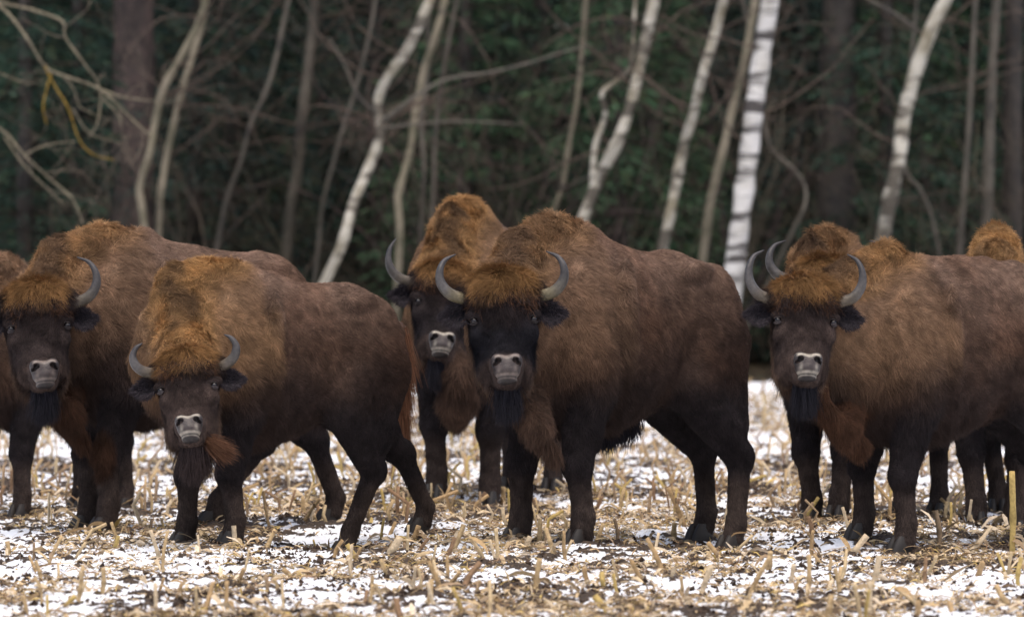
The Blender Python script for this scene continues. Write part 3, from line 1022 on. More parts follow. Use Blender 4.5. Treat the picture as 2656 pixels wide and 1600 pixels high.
        c = mixc(c, COL['dark'], sstep(-.30, -.62, x + .2 * (n2_ - .5)) * sstep(1.50, 1.15, z) * .45)
        c = mixc(c, COL['leg'], np.clip(wl, 0, 1) * sstep(1.0, .78, z) * .85)
        c = mixc(c, COL['black'], sstep(.95, .7, z) * sstep(.30, .42, z) * wl * .6)
        c = mixc(c, COL['shank'], sstep(.45, .25, z) * .7)
        c = mixc(c, dewc, wd * .9)
        # head: q = side, down, out
        a, d_, e = q.T
        hd = np.tile(mixc(COL['black'][None], COL['face'], np.full(1, facel))[0], (len(p), 1))
        nn = .05 * (n2_ - .5)
        hd = mixc(hd, COL['dark'] * 1.2, sstep(.28, .16, d_ + nn) * .7)
        hd = mixc(hd, COL['crown'] * (0.75 + .3 * gold), sstep(.085, -.03, d_ + nn * 2.5) * sstep(-.30, -.10, e) * sstep(.165, .12, np.abs(a)))
        ey = np.exp(-((np.abs(a) - .14) / .035) ** 2 - ((d_ - .215) / .05) ** 2)
        hd = mixc(hd, COL['face'] * 1.3, ey * .6 * facel)
        hd = mixc(hd, COL['face'] * .8, sstep(.40, .48, d_) * .7)
        hd = mixc(hd, mant * .8, sstep(-.14, -.22, e) * sstep(.05, .12, d_) * .6)
        c = c * (1 - wh[:, None]) + hd * wh[:, None]
        n4 = noise3(x * 26, y * 26, z * 26, B['seed'] + 2)
        c = c * (0.52 + .46 * n2_ + .50 * n4)[:, None]
        return np.clip(c, .004, .9), wh, wl, wd, q

    root = empty('bison', base, ang)
    tag(root, B['label'], 'bison', 'bison herd on the snowy stubble')
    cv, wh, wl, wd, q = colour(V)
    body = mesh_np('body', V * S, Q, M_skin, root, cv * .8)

    # ---- fur
    tri = np.concatenate([Q[:, [0, 1, 2]], Q[:, [0, 2, 3]]])
    A, Bv, Cv = V[tri[:, 0]], V[tri[:, 1]], V[tri[:, 2]]
    cr = np.cross(Bv - A, Cv - A)
    # surface nets winding may vary: orient by SDF gradient through mesh volume sign
    vol = (A * cr).sum() / 6
    if vol < 0:
        body.data.flip_normals(); cr = -cr
    area = np.linalg.norm(cr, axis=1) / 2
    nrm = cr / (2 * area[:, None] + 1e-12)
    # smooth vertex normals
    vn = np.zeros_like(V)
    for j in range(3): np.add.at(vn, tri[:, j], cr)
    vn /= np.linalg.norm(vn, axis=1)[:, None] + 1e-12
    cw = np.array([[math.cos(ang), math.sin(ang), 0], [-math.sin(ang), math.cos(ang), 0], [0, 0, 1]])
    tocam = cw @ np.array([0, -1.0, 0.05]); tocam /= np.linalg.norm(tocam)
    cen = (A + Bv + Cv) / 3
    qc = (cen - poll) @ Mh / hs / hq
    w = area * (0.12 + 0.88 * sstep(-.45, .0, nrm @ tocam))
    headw = sstep(.40, .30, np.linalg.norm(qc - [0, .22, -.05], axis=1))
    w = w * (1 + 1.6 * headw)
    N = int(170000 * B['dens'])
    pick = rg.choice(len(tri), N, p=w / w.sum())
    u, v_ = rg.uniform(0, 1, N), rg.uniform(0, 1, N)
    sw = u + v_ > 1; u[sw] = 1 - u[sw]; v_[sw] = 1 - v_[sw]
    R = A[pick] + (Bv[pick] - A[pick]) * u[:, None] + (Cv[pick] - A[pick]) * v_[:, None]
    NN = vn[tri[pick, 0]] * (1 - u - v_)[:, None] + vn[tri[pick, 1]] * u[:, None] + vn[tri[pick, 2]] * v_[:, None]
    NN /= np.linalg.norm(NN, axis=1)[:, None] + 1e-9
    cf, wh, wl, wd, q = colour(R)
    x, y, z = R.T
    a, d_, e = q.T
    # lengths
    ln = np.full(N, .025)
    ln += .014 * sstep(.12, .20, x - .10 * (z - 1.2)) * sstep(.60, .35, x) * (1 - wl)
    chest = sstep(.45, .7, x) * sstep(1.25, .9, z) * (1 - wl)
    ln += .05 * chest
    crest = sstep(.26, .12, ridge(R)) * (1 - wh)
    ln += .022 * crest
    ln += .030 * sstep(.82, .72, z) * (1 - wl)          # belly fringe
    ln = ln * (1 - wl) + wl * (.020 + .045 * sstep(.50, .70, z) * sstep(.2, .0, np.abs(x - .35)))
    ln = ln * (1 - wd) + wd * .05
    hl = .013 + .022 * sstep(.36, .20, d_) * sstep(.13, .07, np.abs(a)) + .050 * sstep(.10, 0, d_)
    hl = hl + .05 * sstep(-.10, -.2, e) * sstep(.1, .25, d_)
    ln = ln * (1 - wh) + wh * hl
    ln *= rg.uniform(.6, 1.25, N) * (.55 + .9 * noise3(x * 17, y * 17, z * 17, 92))
    # flow
    fl = np.stack([np.full(N, -.75), np.zeros(N), np.full(N, -.65)], 1)
    fl = fl * (1 - chest[:, None]) + np.array([-.1, 0, -1.0]) * chest[:, None]
    cd = np.stack([np.full(N, .35), .5 * np.sign(y + 1e-4) * sstep(0, .1, np.abs(y)), np.full(N, .35)], 1) + NN * .35
    fl = fl * (1 - crest[:, None]) + cd * crest[:, None]
    fl = fl * (1 - wl[:, None]) + np.array([-.35, 0, -1.0]) * wl[:, None]
    fl = fl * (1 - wd[:, None]) + np.array([-.05, 0, -1.0]) * wd[:, None]
    hd = n[None] * 1.0 + s[None] * (np.sign(a) * .25 * sstep(.02, .1, np.abs(a)))[:, None] + o[None] * .1
    cw_ = sstep(.05, -.06, d_)[:, None]
    hd = hd * (1 - cw_ * .3) + (o[None] * .8 + s[None] * a[:, None] * 3) * cw_
    fl = fl * (1 - wh[:, None]) + hd * wh[:, None]
    # clumping through low-frequency turbulence
    tb = np.stack([noise3(x * 9 + 5 * k_, y * 9, z * 9, 60 + k_) + 1.0 * noise3(x * 22, y * 22 + 3 * k_, z * 22, 70 + k_) for k_ in range(3)], 1) - 1.0
    fl = fl + tb * (1.15 + .2 * wh)[:, None] + rg.normal(0, .16, (N, 3))
    tn = fl - (fl * NN).sum(1)[:, None] * NN
    tn /= np.linalg.norm(tn, axis=1)[:, None] + 1e-9
    lift = .27 + .10 * sstep(.1, .4, x) + .22 * sstep(.12, .20, x - .10 * (z - 1.2)) * sstep(.30, .20, x) + .25 * crest + .25 * wh * sstep(.12, 0, d_) - .12 * wl
    dr = tn + NN * (lift * rg.uniform(.6, 1.4, N))[:, None]
    dr /= np.linalg.norm(dr, axis=1)[:, None]
    clump = noise3(x * 30, y * 30, z * 30, 91)
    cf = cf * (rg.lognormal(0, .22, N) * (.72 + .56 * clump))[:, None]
    # thin fur over the bare muzzle
    eyed = np.minimum(np.linalg.norm(q - [.143, .196, -.022], axis=1), np.linalg.norm(q - [-.143, .196, -.022], axis=1))
    ln = ln * (.25 + .75 * sstep(.04, .085, eyed))
    keep = ~((eyed < .038) & (wh > .3)) & ~((wh > .4) & (d_ > .425) & (d_ < .60) & (e > -.05) & (np.abs(a) < .085)) & (z > .05)
    wdt = .0011 + .0004 * crest
    bend = .18
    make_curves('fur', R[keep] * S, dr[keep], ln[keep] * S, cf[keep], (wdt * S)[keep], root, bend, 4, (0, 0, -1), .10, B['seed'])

    def tuft(name, pts, rad, cnt, L_, colr, dirv, seed, width=.0014, par=root, spread=.25, bendv=.3, alt=None):
        """hair grown from a short line of points; pts in unit local coordinates"""
        r_ = np.random.default_rng(seed)
        pts = np.asarray(pts, float)
        t = r_.uniform(0, 1, cnt) * (len(pts) - 1); i = np.minimum(t.astype(int), len(pts) - 2); f_ = t - i
        c_ = pts[i] * (1 - f_)[:, None] + pts[i + 1] * f_[:, None]
        c_ = c_ + r_.normal(0, 1, (cnt, 3)) * rad * .6
        dv_ = np.asarray(dirv, float)[None] + r_.normal(0, spread, (cnt, 3)) + (c_ - pts[i]) * 2
        dv_ /= np.linalg.norm(dv_, axis=1)[:, None]
        cc_ = np.asarray(colr)[None] * r_.lognormal(0, .28, cnt)[:, None]
        if alt is not None:
            sw_ = r_.uniform(0, 1, cnt) < .45 * noise3(c_[:, 0] * 25, c_[:, 1] * 25, c_[:, 2] * 25, 7) * 2
            cc_[sw_] = np.asarray(alt)[None] * r_.lognormal(0, .3, sw_.sum())[:, None]
        return make_curves(name, c_ * S, dv_, L_ * S * r_.uniform(.55, 1.1, cnt), cc_, width * S, par, bendv, 5, (0, 0, -1), .06, seed)

    # crown of hair between the horns and the beard under the chin
    crn = COL['crown'] * (.8 + .3 * gold)
    tuft('forelock', [H(-.09, -.03, -.06), H(0, -.06, -.04), H(.09, -.03, -.06)], .052 * hs, 6500, .060 * hs, crn, n * .30 + o * .55 - n * .1, B['seed'] + 7, .0012, spread=.55, bendv=.35, alt=COL['rust'] * .8)
    tuft('brow_curls', [H(-.12, .08, -.02), H(0, .065, .005), H(.12, .08, -.02)], .045 * hs, 6500, .045 * hs, COL['dark'] * 1.3, n * .5 + o * .4, B['seed'] + 17, .0012, spread=.6, bendv=.3, alt=COL['rust'] * .7)
    bd = COL['black'] * 1.6 if B['id'] != 'young' else COL['dark'] * 1.5
    tuft('beard', [H(-.03, .57, -.11), H(0, .60, -.09), H(.03, .57, -.11)], .022 * hs, 2600, .15 * hs, bd, (0, 0, -1), B['seed'] + 8, .0015, spread=.14, bendv=.2)
    tuft('throat_mane', [H(-.05, .42, -.22), H(0, .36, -.26), H(.05, .42, -.22)], .045 * hs, 5000, .13 * hs, COL['mid'] * .62, (0, 0, -1), B['seed'] + 9, .0015, spread=.16, bendv=.2)
    if B['id'] == 'young':
        p0 = H(-.01, .47, -.13)
        wdir = cw @ np.array([.93, -.25, -.40])
        tuft('chin_wisp', [p0, p0 + wdir * .05], .017, 1700, .25, COL['rust'] * .85, wdir, B['seed'] + 10, .0015, spread=.11, bendv=.1)
        tuft('throat_fringe', [H(0, .42, -.2), H(.02, .5, -.15)], .045, 4500, .20, COL['dark'] * 1.7, (0, 0, -1), B['seed'] + 11, .0016, spread=.2)
    if B['id'] in ('main', 'tall', 'left', 'right'):
        dd_ = q_ = [loc(D(*t_)) for t_ in dl]
        tuft('dewlap_hair', [dd_[0], dd_[1], dd_[2]], .028, 5000, .075, dewc, (0, 0, -1), B['seed'] + 12, .0015, spread=.22)

    # ---- horns
    for sg in (1, -1):
        if B['id'] == 'young':
            hpts = [(.150, .02, -.07), (.205, .035, -.045), (.265, .01, .0), (.285, -.05, .03), (.262, -.105, .05), (.225, -.135, .055)]
        elif B['id'] == 'tall':
            hpts = [(.155, .02, -.07), (.23, .03, -.055), (.31, .0, -.03), (.352, -.07, -.01), (.350, -.15, .01), (.318, -.225, .01)]
        else:
            hpts = [(.150, .02, -.07), (.210, .03, -.05), (.275, .01, -.02), (.318, -.05, .0), (.320, -.12, .02), (.290, -.185, .02), (.228, -.222, .02)]
        va, vb = B.get('horn', (1, 1)); va = va * .95
        P_ = catmull([H(sg * (.15 + (a_ - .15) * va), .02 + (b_ - .02) * vb, c_) for a_, b_, c_ in hpts], 5)
        t = np.linspace(0, 1, len(P_))
        rr = np.interp(t, [0, .12, .5, .85, 1], [.039, .036, .027, .012, .003]) * hs * (1 + .035 * np.sin(t * 90) * np.clip(1 - t * 2, 0, 1))
        vv, f4, f3 = tube(P_ * S, rr * S, 14)
        tt = np.concatenate([np.repeat(t, 14), [0, 1]])
        nzv = noise3(vv[:, 0] * 30, vv[:, 1] * 30, vv[:, 2] * 12, 5)
        basec = np.array((.17, .14, .08) if B['id'] == 'main' else (.125, .10, .072))
        c_ = mixc(np.tile(basec, (len(vv), 1)), (.070, .063, .060), sstep(.15, .5, tt + .2 * (nzv - .5)))
        c_ = mixc(c_, (.038, .035, .037), sstep(.5, .85, tt) * .8)
        c_ = c_ * (.55 + .9 * nzv)[:, None]
        mesh_np('horn', vv, [f4, f3], M_horn, root, c_)
        # ---- ear
        ne, me_ = 12, 9
        eb, etip = np.array([.145, .070, -.10]), np.array([.292, .128, -.085])
        vs = []
        for layer in (0, 1):
            for i in range(ne):
                u_ = i / (ne - 1)
                cpt = eb + (etip - eb) * u_ + np.array([0, .035 * math.sin(u_ * 3.1), 0])
                wdt_ = (.018 + .062 * math.sin(min(1, u_ * 1.18) * math.pi * .86) ** .8) * (1 - .75 * max(0, u_ - .8) / .2)
                for j in range(me_):
                    v2 = j / (me_ - 1) * 2 - 1
                    cup = .040 * (v2 * v2) * math.sin(u_ * 2.6 + .3)
                    pt = cpt + np.array([0, .9 * v2 * wdt_ + .1 * cup, cup - (0.012 if layer else 0) * (1 - v2 * v2)])
                    vs.append(H(sg * pt[0], pt[1], pt[2]))
        vs = np.array(vs); fs = []
        for layer in (0, 1):
            o_ = layer * ne * me_
            for i in range(ne - 1):
                for j in range(me_ - 1):
                    k_ = o_ + i * me_ + j
                    fs.append((k_, k_ + 1, k_ + me_ + 1, k_ + me_) if layer == 0 else (k_, k_ + me_, k_ + me_ + 1, k_ + 1))
        ear = mesh_np('ear', vs * S, np.array(fs), M_skin, root, np.tile(COL['black'] * 1.3, (len(vs), 1)))
        g_ = rg.integers(0, len(vs), 2600)
        er = vs[g_] + rg.normal(0, .006, (2600, 3))
        ed = (s * sg * .8 + n * .3)[None] + (vs[g_] - H(sg * .25, .11, -.09)) * 7 + rg.normal(0, .35, (2600, 3))
        ed /= np.linalg.norm(ed, axis=1)[:, None]
        make_curves('ear_hair', er * S, ed, S * .028 * rg.uniform(.5, 1.2, 2600), (COL['black'] * 1.7 + COL['dark'] * .6)[None] * rg.lognormal(0, .3, 2600)[:, None], .0011, ear, .1, 4, (0, 0, -1), .1, 3)
        # ---- eye with lids
        ec = H(sg * .143, .196, -.022)
        nu = 12
        th, phv = np.meshgrid(np.linspace(0, math.pi, nu), np.linspace(0, 2 * math.pi, 16, endpoint=False), indexing='ij')
        sp_ = np.stack([np.sin(th) * np.cos(phv), np.sin(th) * np.sin(phv), np.cos(th)], -1).reshape(-1, 3)
        ii = np.arange(nu - 1)[:, None] * 16; jj = np.arange(16)[None, :]
        ff = np.stack([ii + jj, ii + (jj + 1) % 16, ii + 16 + (jj + 1) % 16, ii + 16 + jj], -1).reshape(-1, 4)
        eye = mesh_np('eye', (ec + sp_ * .0205 * hs) * S, ff, M_eye, root)
        fdir = (s * sg * .62 + o * .8); fdir /= np.linalg.norm(fdir); sd = np.cross(fdir, n); sd /= np.linalg.norm(sd)
        lb = Bag()
        for e0, e1, rr_, tone in ((-1.5, -.45, .0245, .7), (.50, 1.5, .0235, .95)):
            gr = []
            for a_ in np.linspace(e0, e1, 6):
                for b_ in np.linspace(-1.45, 1.45, 13):
                    gr.append(ec + hs * rr_ * (fdir * math.cos(a_) * math.cos(b_) + sd * math.cos(a_) * math.sin(b_) * 1.35 + n * math.sin(a_)))
            f_ = [(r_ * 13 + c_, r_ * 13 + c_ + 1, (r_ + 1) * 13 + c_ + 1, (r_ + 1) * 13 + c_) for r_ in range(5) for c_ in range(12)]
            lb.add(np.array(gr) * S, np.array(f_), np.array((.060, .050, .050)) * tone * (.6 + .8 * facel))
        lb.build('eyelid', M_skin, eye)

    # ---- nose pad with nostrils, pale rim and lip
    hn = .0055
    gx = [np.arange(-.11, .11, hn), np.arange(.38, .66, hn), np.arange(-.12, .11, hn)]
    g = np.stack(np.meshgrid(*gx, indexing='ij'), -1)
    dn_ = sd_ell(g, np.array([0, .500, .000]), np.array([.088, .066, .060]))
    dn_ = smin(dn_, sd_ell(g, np.array([.052, .478, .026]), np.array([.042, .046, .038])), .02)
    dn_ = smin(dn_, sd_ell(g, np.array([-.052, .478, .026]), np.array([.042, .046, .038])), .02)
    dn_ = smin(dn_, sd_ell(g, np.array([0, .545, .002]), np.array([.076, .042, .056])), .025)
    dn_ = smin(dn_, sd_ell(g, np.array([0, .588, -.022]), np.array([.060, .022, .050])), .02)
    for sg in (1, -1):
        nost = sd_ell(g, np.array([sg * .052, .490, .066]), np.array([.020, .018, .034]))
        nost = np.minimum(nost, sd_ell(g, np.array([sg * .070, .506, .046]), np.array([.017, .011, .030])))
        dn_ = np.maximum(dn_, -nost)
    Vn, Qn = surface_nets(dn_, np.array([gx[0][0], gx[1][0], gx[2][0]]), hn)
    aa, dd2, ee = Vn.T
    grey = np.array((.050, .037, .034)); pale = np.array((.33, .29, .235) if B['id'] not in ('main', 'left') else (.17, .135, .115))
    cN = np.tile(grey, (len(Vn), 1))
    cN = mixc(cN, pale, sstep(.474, .462, dd2 - .25 * np.abs(np.abs(aa) - .045)) * sstep(.446, .456, dd2) * sstep(-.02, .03, ee))
    cN = mixc(cN, (.035, .028, .028), sstep(.450, .440, dd2))
    cN = mixc(cN, pale * .95, sstep(.560, .572, dd2 + .8 * aa * aa) * sstep(.598, .586, dd2) * sstep(-.05, -.01, ee))
    cN = mixc(cN, (.02, .016, .016), sstep(.590, .600, dd2))
    cN = mixc(cN, pale * .8, np.exp(-((np.abs(aa) - .050) / .011) ** 2 - ((dd2 - .542) / .024) ** 2) * .8)
    for sg in (1, -1):
        cN = mixc(cN, (.012, .009, .009), sstep(.027, .019, np.sqrt((aa - sg * .056) ** 2 + ((dd2 - .493) * 1.2) ** 2)))
    cN = mixc(cN, (.030, .024, .024), sstep(.066, .086, np.abs(aa)) * .9)
    cN = mixc(cN, (.020, .016, .016), np.exp(-((dd2 - .583 + .8 * aa * aa) / .005) ** 2) * .9)
    nzn = noise3(aa * 60, dd2 * 60, ee * 60, 4); cN = cN * (.7 + .6 * nzn)[:, None]
    Wn = poll + hs * (((Vn + [0, 0, .012]) * hq * [.80, 1, 1]) @ Mh.T)
    no = mesh_np('nose', Wn * S, Qn, M_nose, root, cN)
    tA, tB, tC = Wn[Qn[:, 0]], Wn[Qn[:, 1]], Wn[Qn[:, 2]]
    if (((tA - poll - hs * .5 * n) * np.cross(tB - tA, tC - tA)).sum()) < 0: no.data.flip_normals()

    # ---- hooves
    for f in ft:
        hb = Bag()
        for sd_ in (-1, 1):
            c0 = f + np.array([.03, sd_ * .030, .0])
            prof = [(-.01, .040), (.02, .040), (.055, .036), (.085, .028)]
            vv = []
            for hz_, r_ in prof:
                for k_ in range(10):
                    an = 2 * math.pi * k_ / 10
                    vv.append(c0 + np.array([r_ * 1.5 * math.cos(an) + (.035 - hz_ * .4) * (math.cos(an) > 0), r_ * .75 * math.sin(an), hz_]))
            fs = [(i * 10 + k_, i * 10 + (k_ + 1) % 10, (i + 1) * 10 + (k_ + 1) % 10, (i + 1) * 10 + k_) for i in range(3) for k_ in range(10)]
            fs += [(30, 31 + k_, 32 + k_, 32 + k_) for k_ in range(8)]
            hb.add(np.array(vv) * S, np.array(fs[:30]))
            hb.add(np.array(vv[30:]) * S, np.array([(0, k_, k_ + 1) for k_ in range(1, 9)]))
        hb.build('hoof', M_hoof, root)

    # ---- tail
    if B['id'] in ('young', 'main', 'left'):
        tp0 = np.array([-.90, 0, 1.36])
        if B['id'] == 'young':
            tw = [loc(D(972, 800, 31.0)), loc(D(966, 900, 31.05)), loc(D(962, 990, 31.1))]
            thc, tl = COL['rust'] * 1.45, .24
        else:
            tw = [tp0 + [-.05, 0, -.18], tp0 + [-.06, 0, -.38], tp0 + [-.05, 0, -.55]]; thc, tl = COL['dark'] * 1.5, .2
        P_ = catmull([tp0 + [.06, 0, .04]] + list(tw), 5)
        tb_ = Bag(); add_tube(tb_, P_ * S, np.linspace(.034, .014, len(P_)) * S, 8, COL['mid'])
        tail = tb_.build('tail', M_skin, root)
        tuft('tail_hair', P_[3:], .022, 7000, tl, thc, (0, 0, -1), B['seed'] + 13, .0016, tail, spread=.14, bendv=.35)
    if B['id'] == 'main':
        tuft('belly_tuft', [(-.20, 0, .68), (-.04, 0, .64), (.08, 0, .62)], .04, 2500, .07, COL['black'] * 1.8, (-.1, 0, -1), 99, .0015, spread=.2)
    print('bison', B['id'], len(V), 'feet local', [tuple(np.round(f, 2)) for f in ft], 'poll', np.round(poll, 2))
    return root


for B in HERD:
    build_bison(B)
#<<#BISON#
#>>#FIELD#
# ------------------------------------------------------------------ stubble and litter
FF = FW


def px_ground(px, py):
    """point of the field seen at this pixel (flat estimate refined on the real relief)"""
    Y = FPX * CAMH / (py - YH)
    for _ in range(25):
        p = P(px, py, Y)
        gz = float(ground_low(np.array([p[0]]), np.array([p[1]]))[0])
        Yn = FPX * (CAMH - gz) / (py - YH)
        Y = .5 * Y + .5 * Yn
    p = P(px, py, Y); p[2] = float(ground_z(np.array([p[0]]), np.array([p[1]]))[0])
    return p


STRAW = [(.54, .38, .20), (.60, .45, .26), (.45, .30, .15), (.34, .235, .14), (.64, .50, .33), (.52, .37, .13), (.28, .17, .095)]


def stalk_mesh(bag, top, r, rg, col, leaf=True, base=(0, 0, -.04)):
    b0 = np.array(base, float); tp = np.array(top, float)
    mid = (b0 + tp) / 2 + rg.normal(0, .008, 3)
    q = catmull([b0, mid, tp], 4)
    rad = np.full(len(q), r) * (1 + .05 * rg.normal(0, 1, len(q)))
    rad[len(q) // 2] *= 1.22
    dk = np.array(col) * .45
    v, f4, f3 = tube(q, rad, 8, .85)
    k = np.repeat(np.linspace(0, 1, len(q)), 8); k = np.concatenate([k, [0, 1]])
    cc = mixc(np.tile(np.array(col), (len(v), 1)), dk, sstep(.35, .05, k) * .7)
    cc = mixc(cc, dk, np.exp(-((k - .5) / .06) ** 2) * .6)
    n0 = bag.n; bag.add(v, f4, cc); bag.f3.append(f3 + n0)
    if leaf:
        for _ in range(rg.integers(1, 3)):
            ribbon(bag, q[rg.integers(1, len(q))], rg, rg.uniform(.06, .2), rg.uniform(.008, .022), np.array(STRAW[rg.integers(0, 5)]) * rg.uniform(.8, 1.1))


def ribbon(bag, p, rg, L, w, col, d=None, curl=1.0):
    d = np.array([rg.normal(0, 1), rg.normal(0, 1), rg.uniform(.0, .9)]) if d is None else np.array(d, float)
    d /= np.linalg.norm(d)
    sd = np.cross(d, [0, 0, 1.0]); sd /= np.linalg.norm(sd) + 1e-9
    sd = sd + np.array([0, 0, rg.normal(0, .5)])
    n = 6; pts = []
    q = np.array(p, float)
    for i in range(n):
        wi = w * (0.7 + .6 * math.sin(i / (n - 1) * 3.0)) * (1 - .75 * (i / (n - 1)) ** 3) / 2
        pts += [q - sd * wi, q + np.array([0, 0, -.25 * wi]), q + sd * wi]
        d = d + np.array([0, 0, -.28 * curl]) + rg.normal(0, .12, 3); d /= np.linalg.norm(d)
        q = q + d * L / (n - 1)
    f = []
    for i in range(n - 1):
        a_ = i * 3
        f += [(a_, a_ + 1, a_ + 4, a_ + 3), (a_ + 1, a_ + 2, a_ + 5, a_ + 4)]
    bag.add(np.array(pts), np.array(f), col)


# stalks the photograph shows large: (top x, top y, foot x, foot y, width in photo pixels, colour index, label)
BIG = [
    (161, 1389, 120, 1465, 9, 0, 'tan cut stalk leaning right, in front of the left bison near the left edge'),
    (307, 1389, 285, 1440, 10, 5, 'orange-yellow cut stalk right in front of the left bison hooves'),
    (215, 1465, 199, 1568, 11, 0, 'long upright stalk with dark foot at the lower left'),
    (434, 1378, 427, 1491, 8, 0, 'thin tall upright stalk just left of the golden-maned bison fore hoof'),
    (471, 1513, 445, 1575, 11, 2, 'short stalk leaning right below the golden-maned bison'),
    (588, 1506, 599, 1579, 11, 2, 'stubby stalk leaning left at the bottom below the golden-maned bison'),
    (88, 1407, 88, 1462, 6, 3, 'thin brown vertical stalk at the far left foreground'),
    (91, 1498, 106, 1579, 8, 0, 'pale stalk leaning left at the lower left corner'),
    (195, 1545, 157, 1582, 12, 5, 'yellow split stalk lying aslant at the bottom left'),
    (18, 1403, 18, 1447, 12, 0, 'thick short stalk at the left edge'),
    (606, 1363, 621, 1420, 13, 4, 'pale thick stub right in front of the golden-maned bison fore hoof'),
    (785, 1287, 793, 1332, 10, 0, 'short tan stub between the golden-maned bison legs'),
    (889, 1400, 862, 1450, 10, 2, 'stub beside the golden-maned bison near hind hoof'),
    (900, 1411, 940, 1460, 13, 5, 'bright yellow stalk leaning left near the hind hoof of the golden-maned bison'),
    (1086, 1363, 1068, 1413, 14, 2, 'dark thick stub behind the pale one, left of the central bison'),
    (1039, 1392, 1006, 1449, 21, 4, 'broad pale husked stub left of the central bison'),
    (1203, 1360, 1167, 1427, 12, 0, 'tan stalk leaning right just left of the central bison fore hoof'),
    (1305, 1263, 1305, 1310, 13, 0, 'short stub with a broad leaf behind the central bison foreleg'),
    (1375, 1392, 1342, 1431, 15, 4, 'pale stub leaning right at the central bison left fore hoof'),
    (1565, 1356, 1528, 1416, 11, 0, 'slender stalk leaning right beside the central bison right fore hoof'),
    (1400, 1447, 1386, 1541, 15, 0, 'tall pale stalk in front of the central bison, tapering to its foot'),
    (1561, 1484, 1566, 1541, 12, 5, 'yellowish upright stalk lower centre'),
    (1543, 1546, 1594, 1581, 19, 5, 'thick yellow-green stalk lying low at the bottom centre'),
    (1689, 1272, 1689, 1347, 8, 3, 'thin dark upright stalk under the central bison belly'),
    (1594, 1345, 1601, 1409, 9, 3, 'dark stub under the central bison belly, right of its foreleg'),
    (1400, 1345, 1397, 1416, 11, 0, 'upright stub between the forelegs of the central bison'),
    (1733, 1265, 1784, 1373, 12, 2, 'long stalk leaning left in front of the central bison hind legs'),
    (1750, 1355, 1752, 1390, 14, 0, 'short thick stub under the central bison belly near its hind legs'),
    (1119, 1502, 1115, 1566, 14, 0, 'upright stub lower centre left with a dark foot'),
    (1097, 1491, 1061, 1544, 9, 3, 'brown slanting stub beside the upright one lower centre left'),
    (965, 1500, 964, 1538, 10, 0, 'short upright stub left of the pair, lower centre left'),
    (2625, 1222, 2625, 1427, 15, 5, 'tallest yellow jointed stalk standing at the right edge'),
    (2099, 1437, 2095, 1544, 11, 0, 'upright stalk with dark foot lower right of centre'),
    (2281, 1441, 2261, 1524, 16, 4, 'stout pale stub below the right-hand bison'),
    (2402, 1445, 2402, 1520, 10, 6, 'reddish-brown upright stub below the right-hand bison'),
    (1998, 1441, 1933, 1556, 11, 0, 'long stalk leaning right below the gap between the two right bison'),
    (2249, 1388, 2192, 1451, 17, 4, 'broad pale husk propped before the right-hand bison hooves'),
    (2572, 1364, 2487, 1435, 11, 4, 'long pale stalk leaning far right near the right edge'),
    (2427, 1323, 2435, 1418, 13, 3, 'knobbed grey stalk right of the right-hand bison hoof'),
    (2649, 1445, 2641, 1515, 12, 5, 'yellow stalk cut by the right edge'),
    (2156, 1542, 2148, 1606, 14, 0, 'stub cut by the bottom edge right of centre'),
    (2382, 1558, 2380, 1608, 14, 2, 'stub cut by the bottom edge at the right'),
    (2059, 1465, 2043, 1524, 11, 4, 'pale slanting stub left of the dark-footed stalk lower right'),
    (1846, 1465, 1812, 1532, 14, 4, 'pale wide slanting stub under the central bison hind hooves'),
]
placed = []
for k, (tx, ty, bx, by, w, ci, lb) in enumerate(BIG):
    rg = np.random.default_rng(500 + k)
    b0 = px_ground(bx, by)
    if k == 31: b0 = P(bx, by, 28.9); b0[2] = float(ground_z(np.array([b0[0]]), np.array([b0[1]]))[0])
    tp = P(tx, ty, b0[1] + rg.normal(0, .03))
    bag = Bag(); rel = tp - b0; rel[2] = max(rel[2], .04)
    # stalk built from its foot; the sheath leaf is a part of its own
    stalk_mesh(bag, rel, w * b0[1] / FPX / 2, rg, np.array(STRAW[ci]) * .92, leaf=False)
    t_ = empty('corn_stalk', b0)
    bag.build('stem', M_straw, t_)
    lf = Bag()
    for _ in range(2 if k != 31 else 4):
        ribbon(lf, rel * rg.uniform(.1, .75), rg, rg.uniform(.07, .17), rg.uniform(.008, .02), np.array(STRAW[rg.integers(0, 5)]) * .9)
    if k == 17:
        ribbon(lf, rel * .35, rg, .19, .035, np.array((.72, .58, .42)), d=(-1, -.1, -.25), curl=.35)
    lf.build('leaf', M_straw, t_)
    tag(t_, lb, 'corn stalk', 'cut maize stalks in the stubble')
    placed.append(b0[:2])

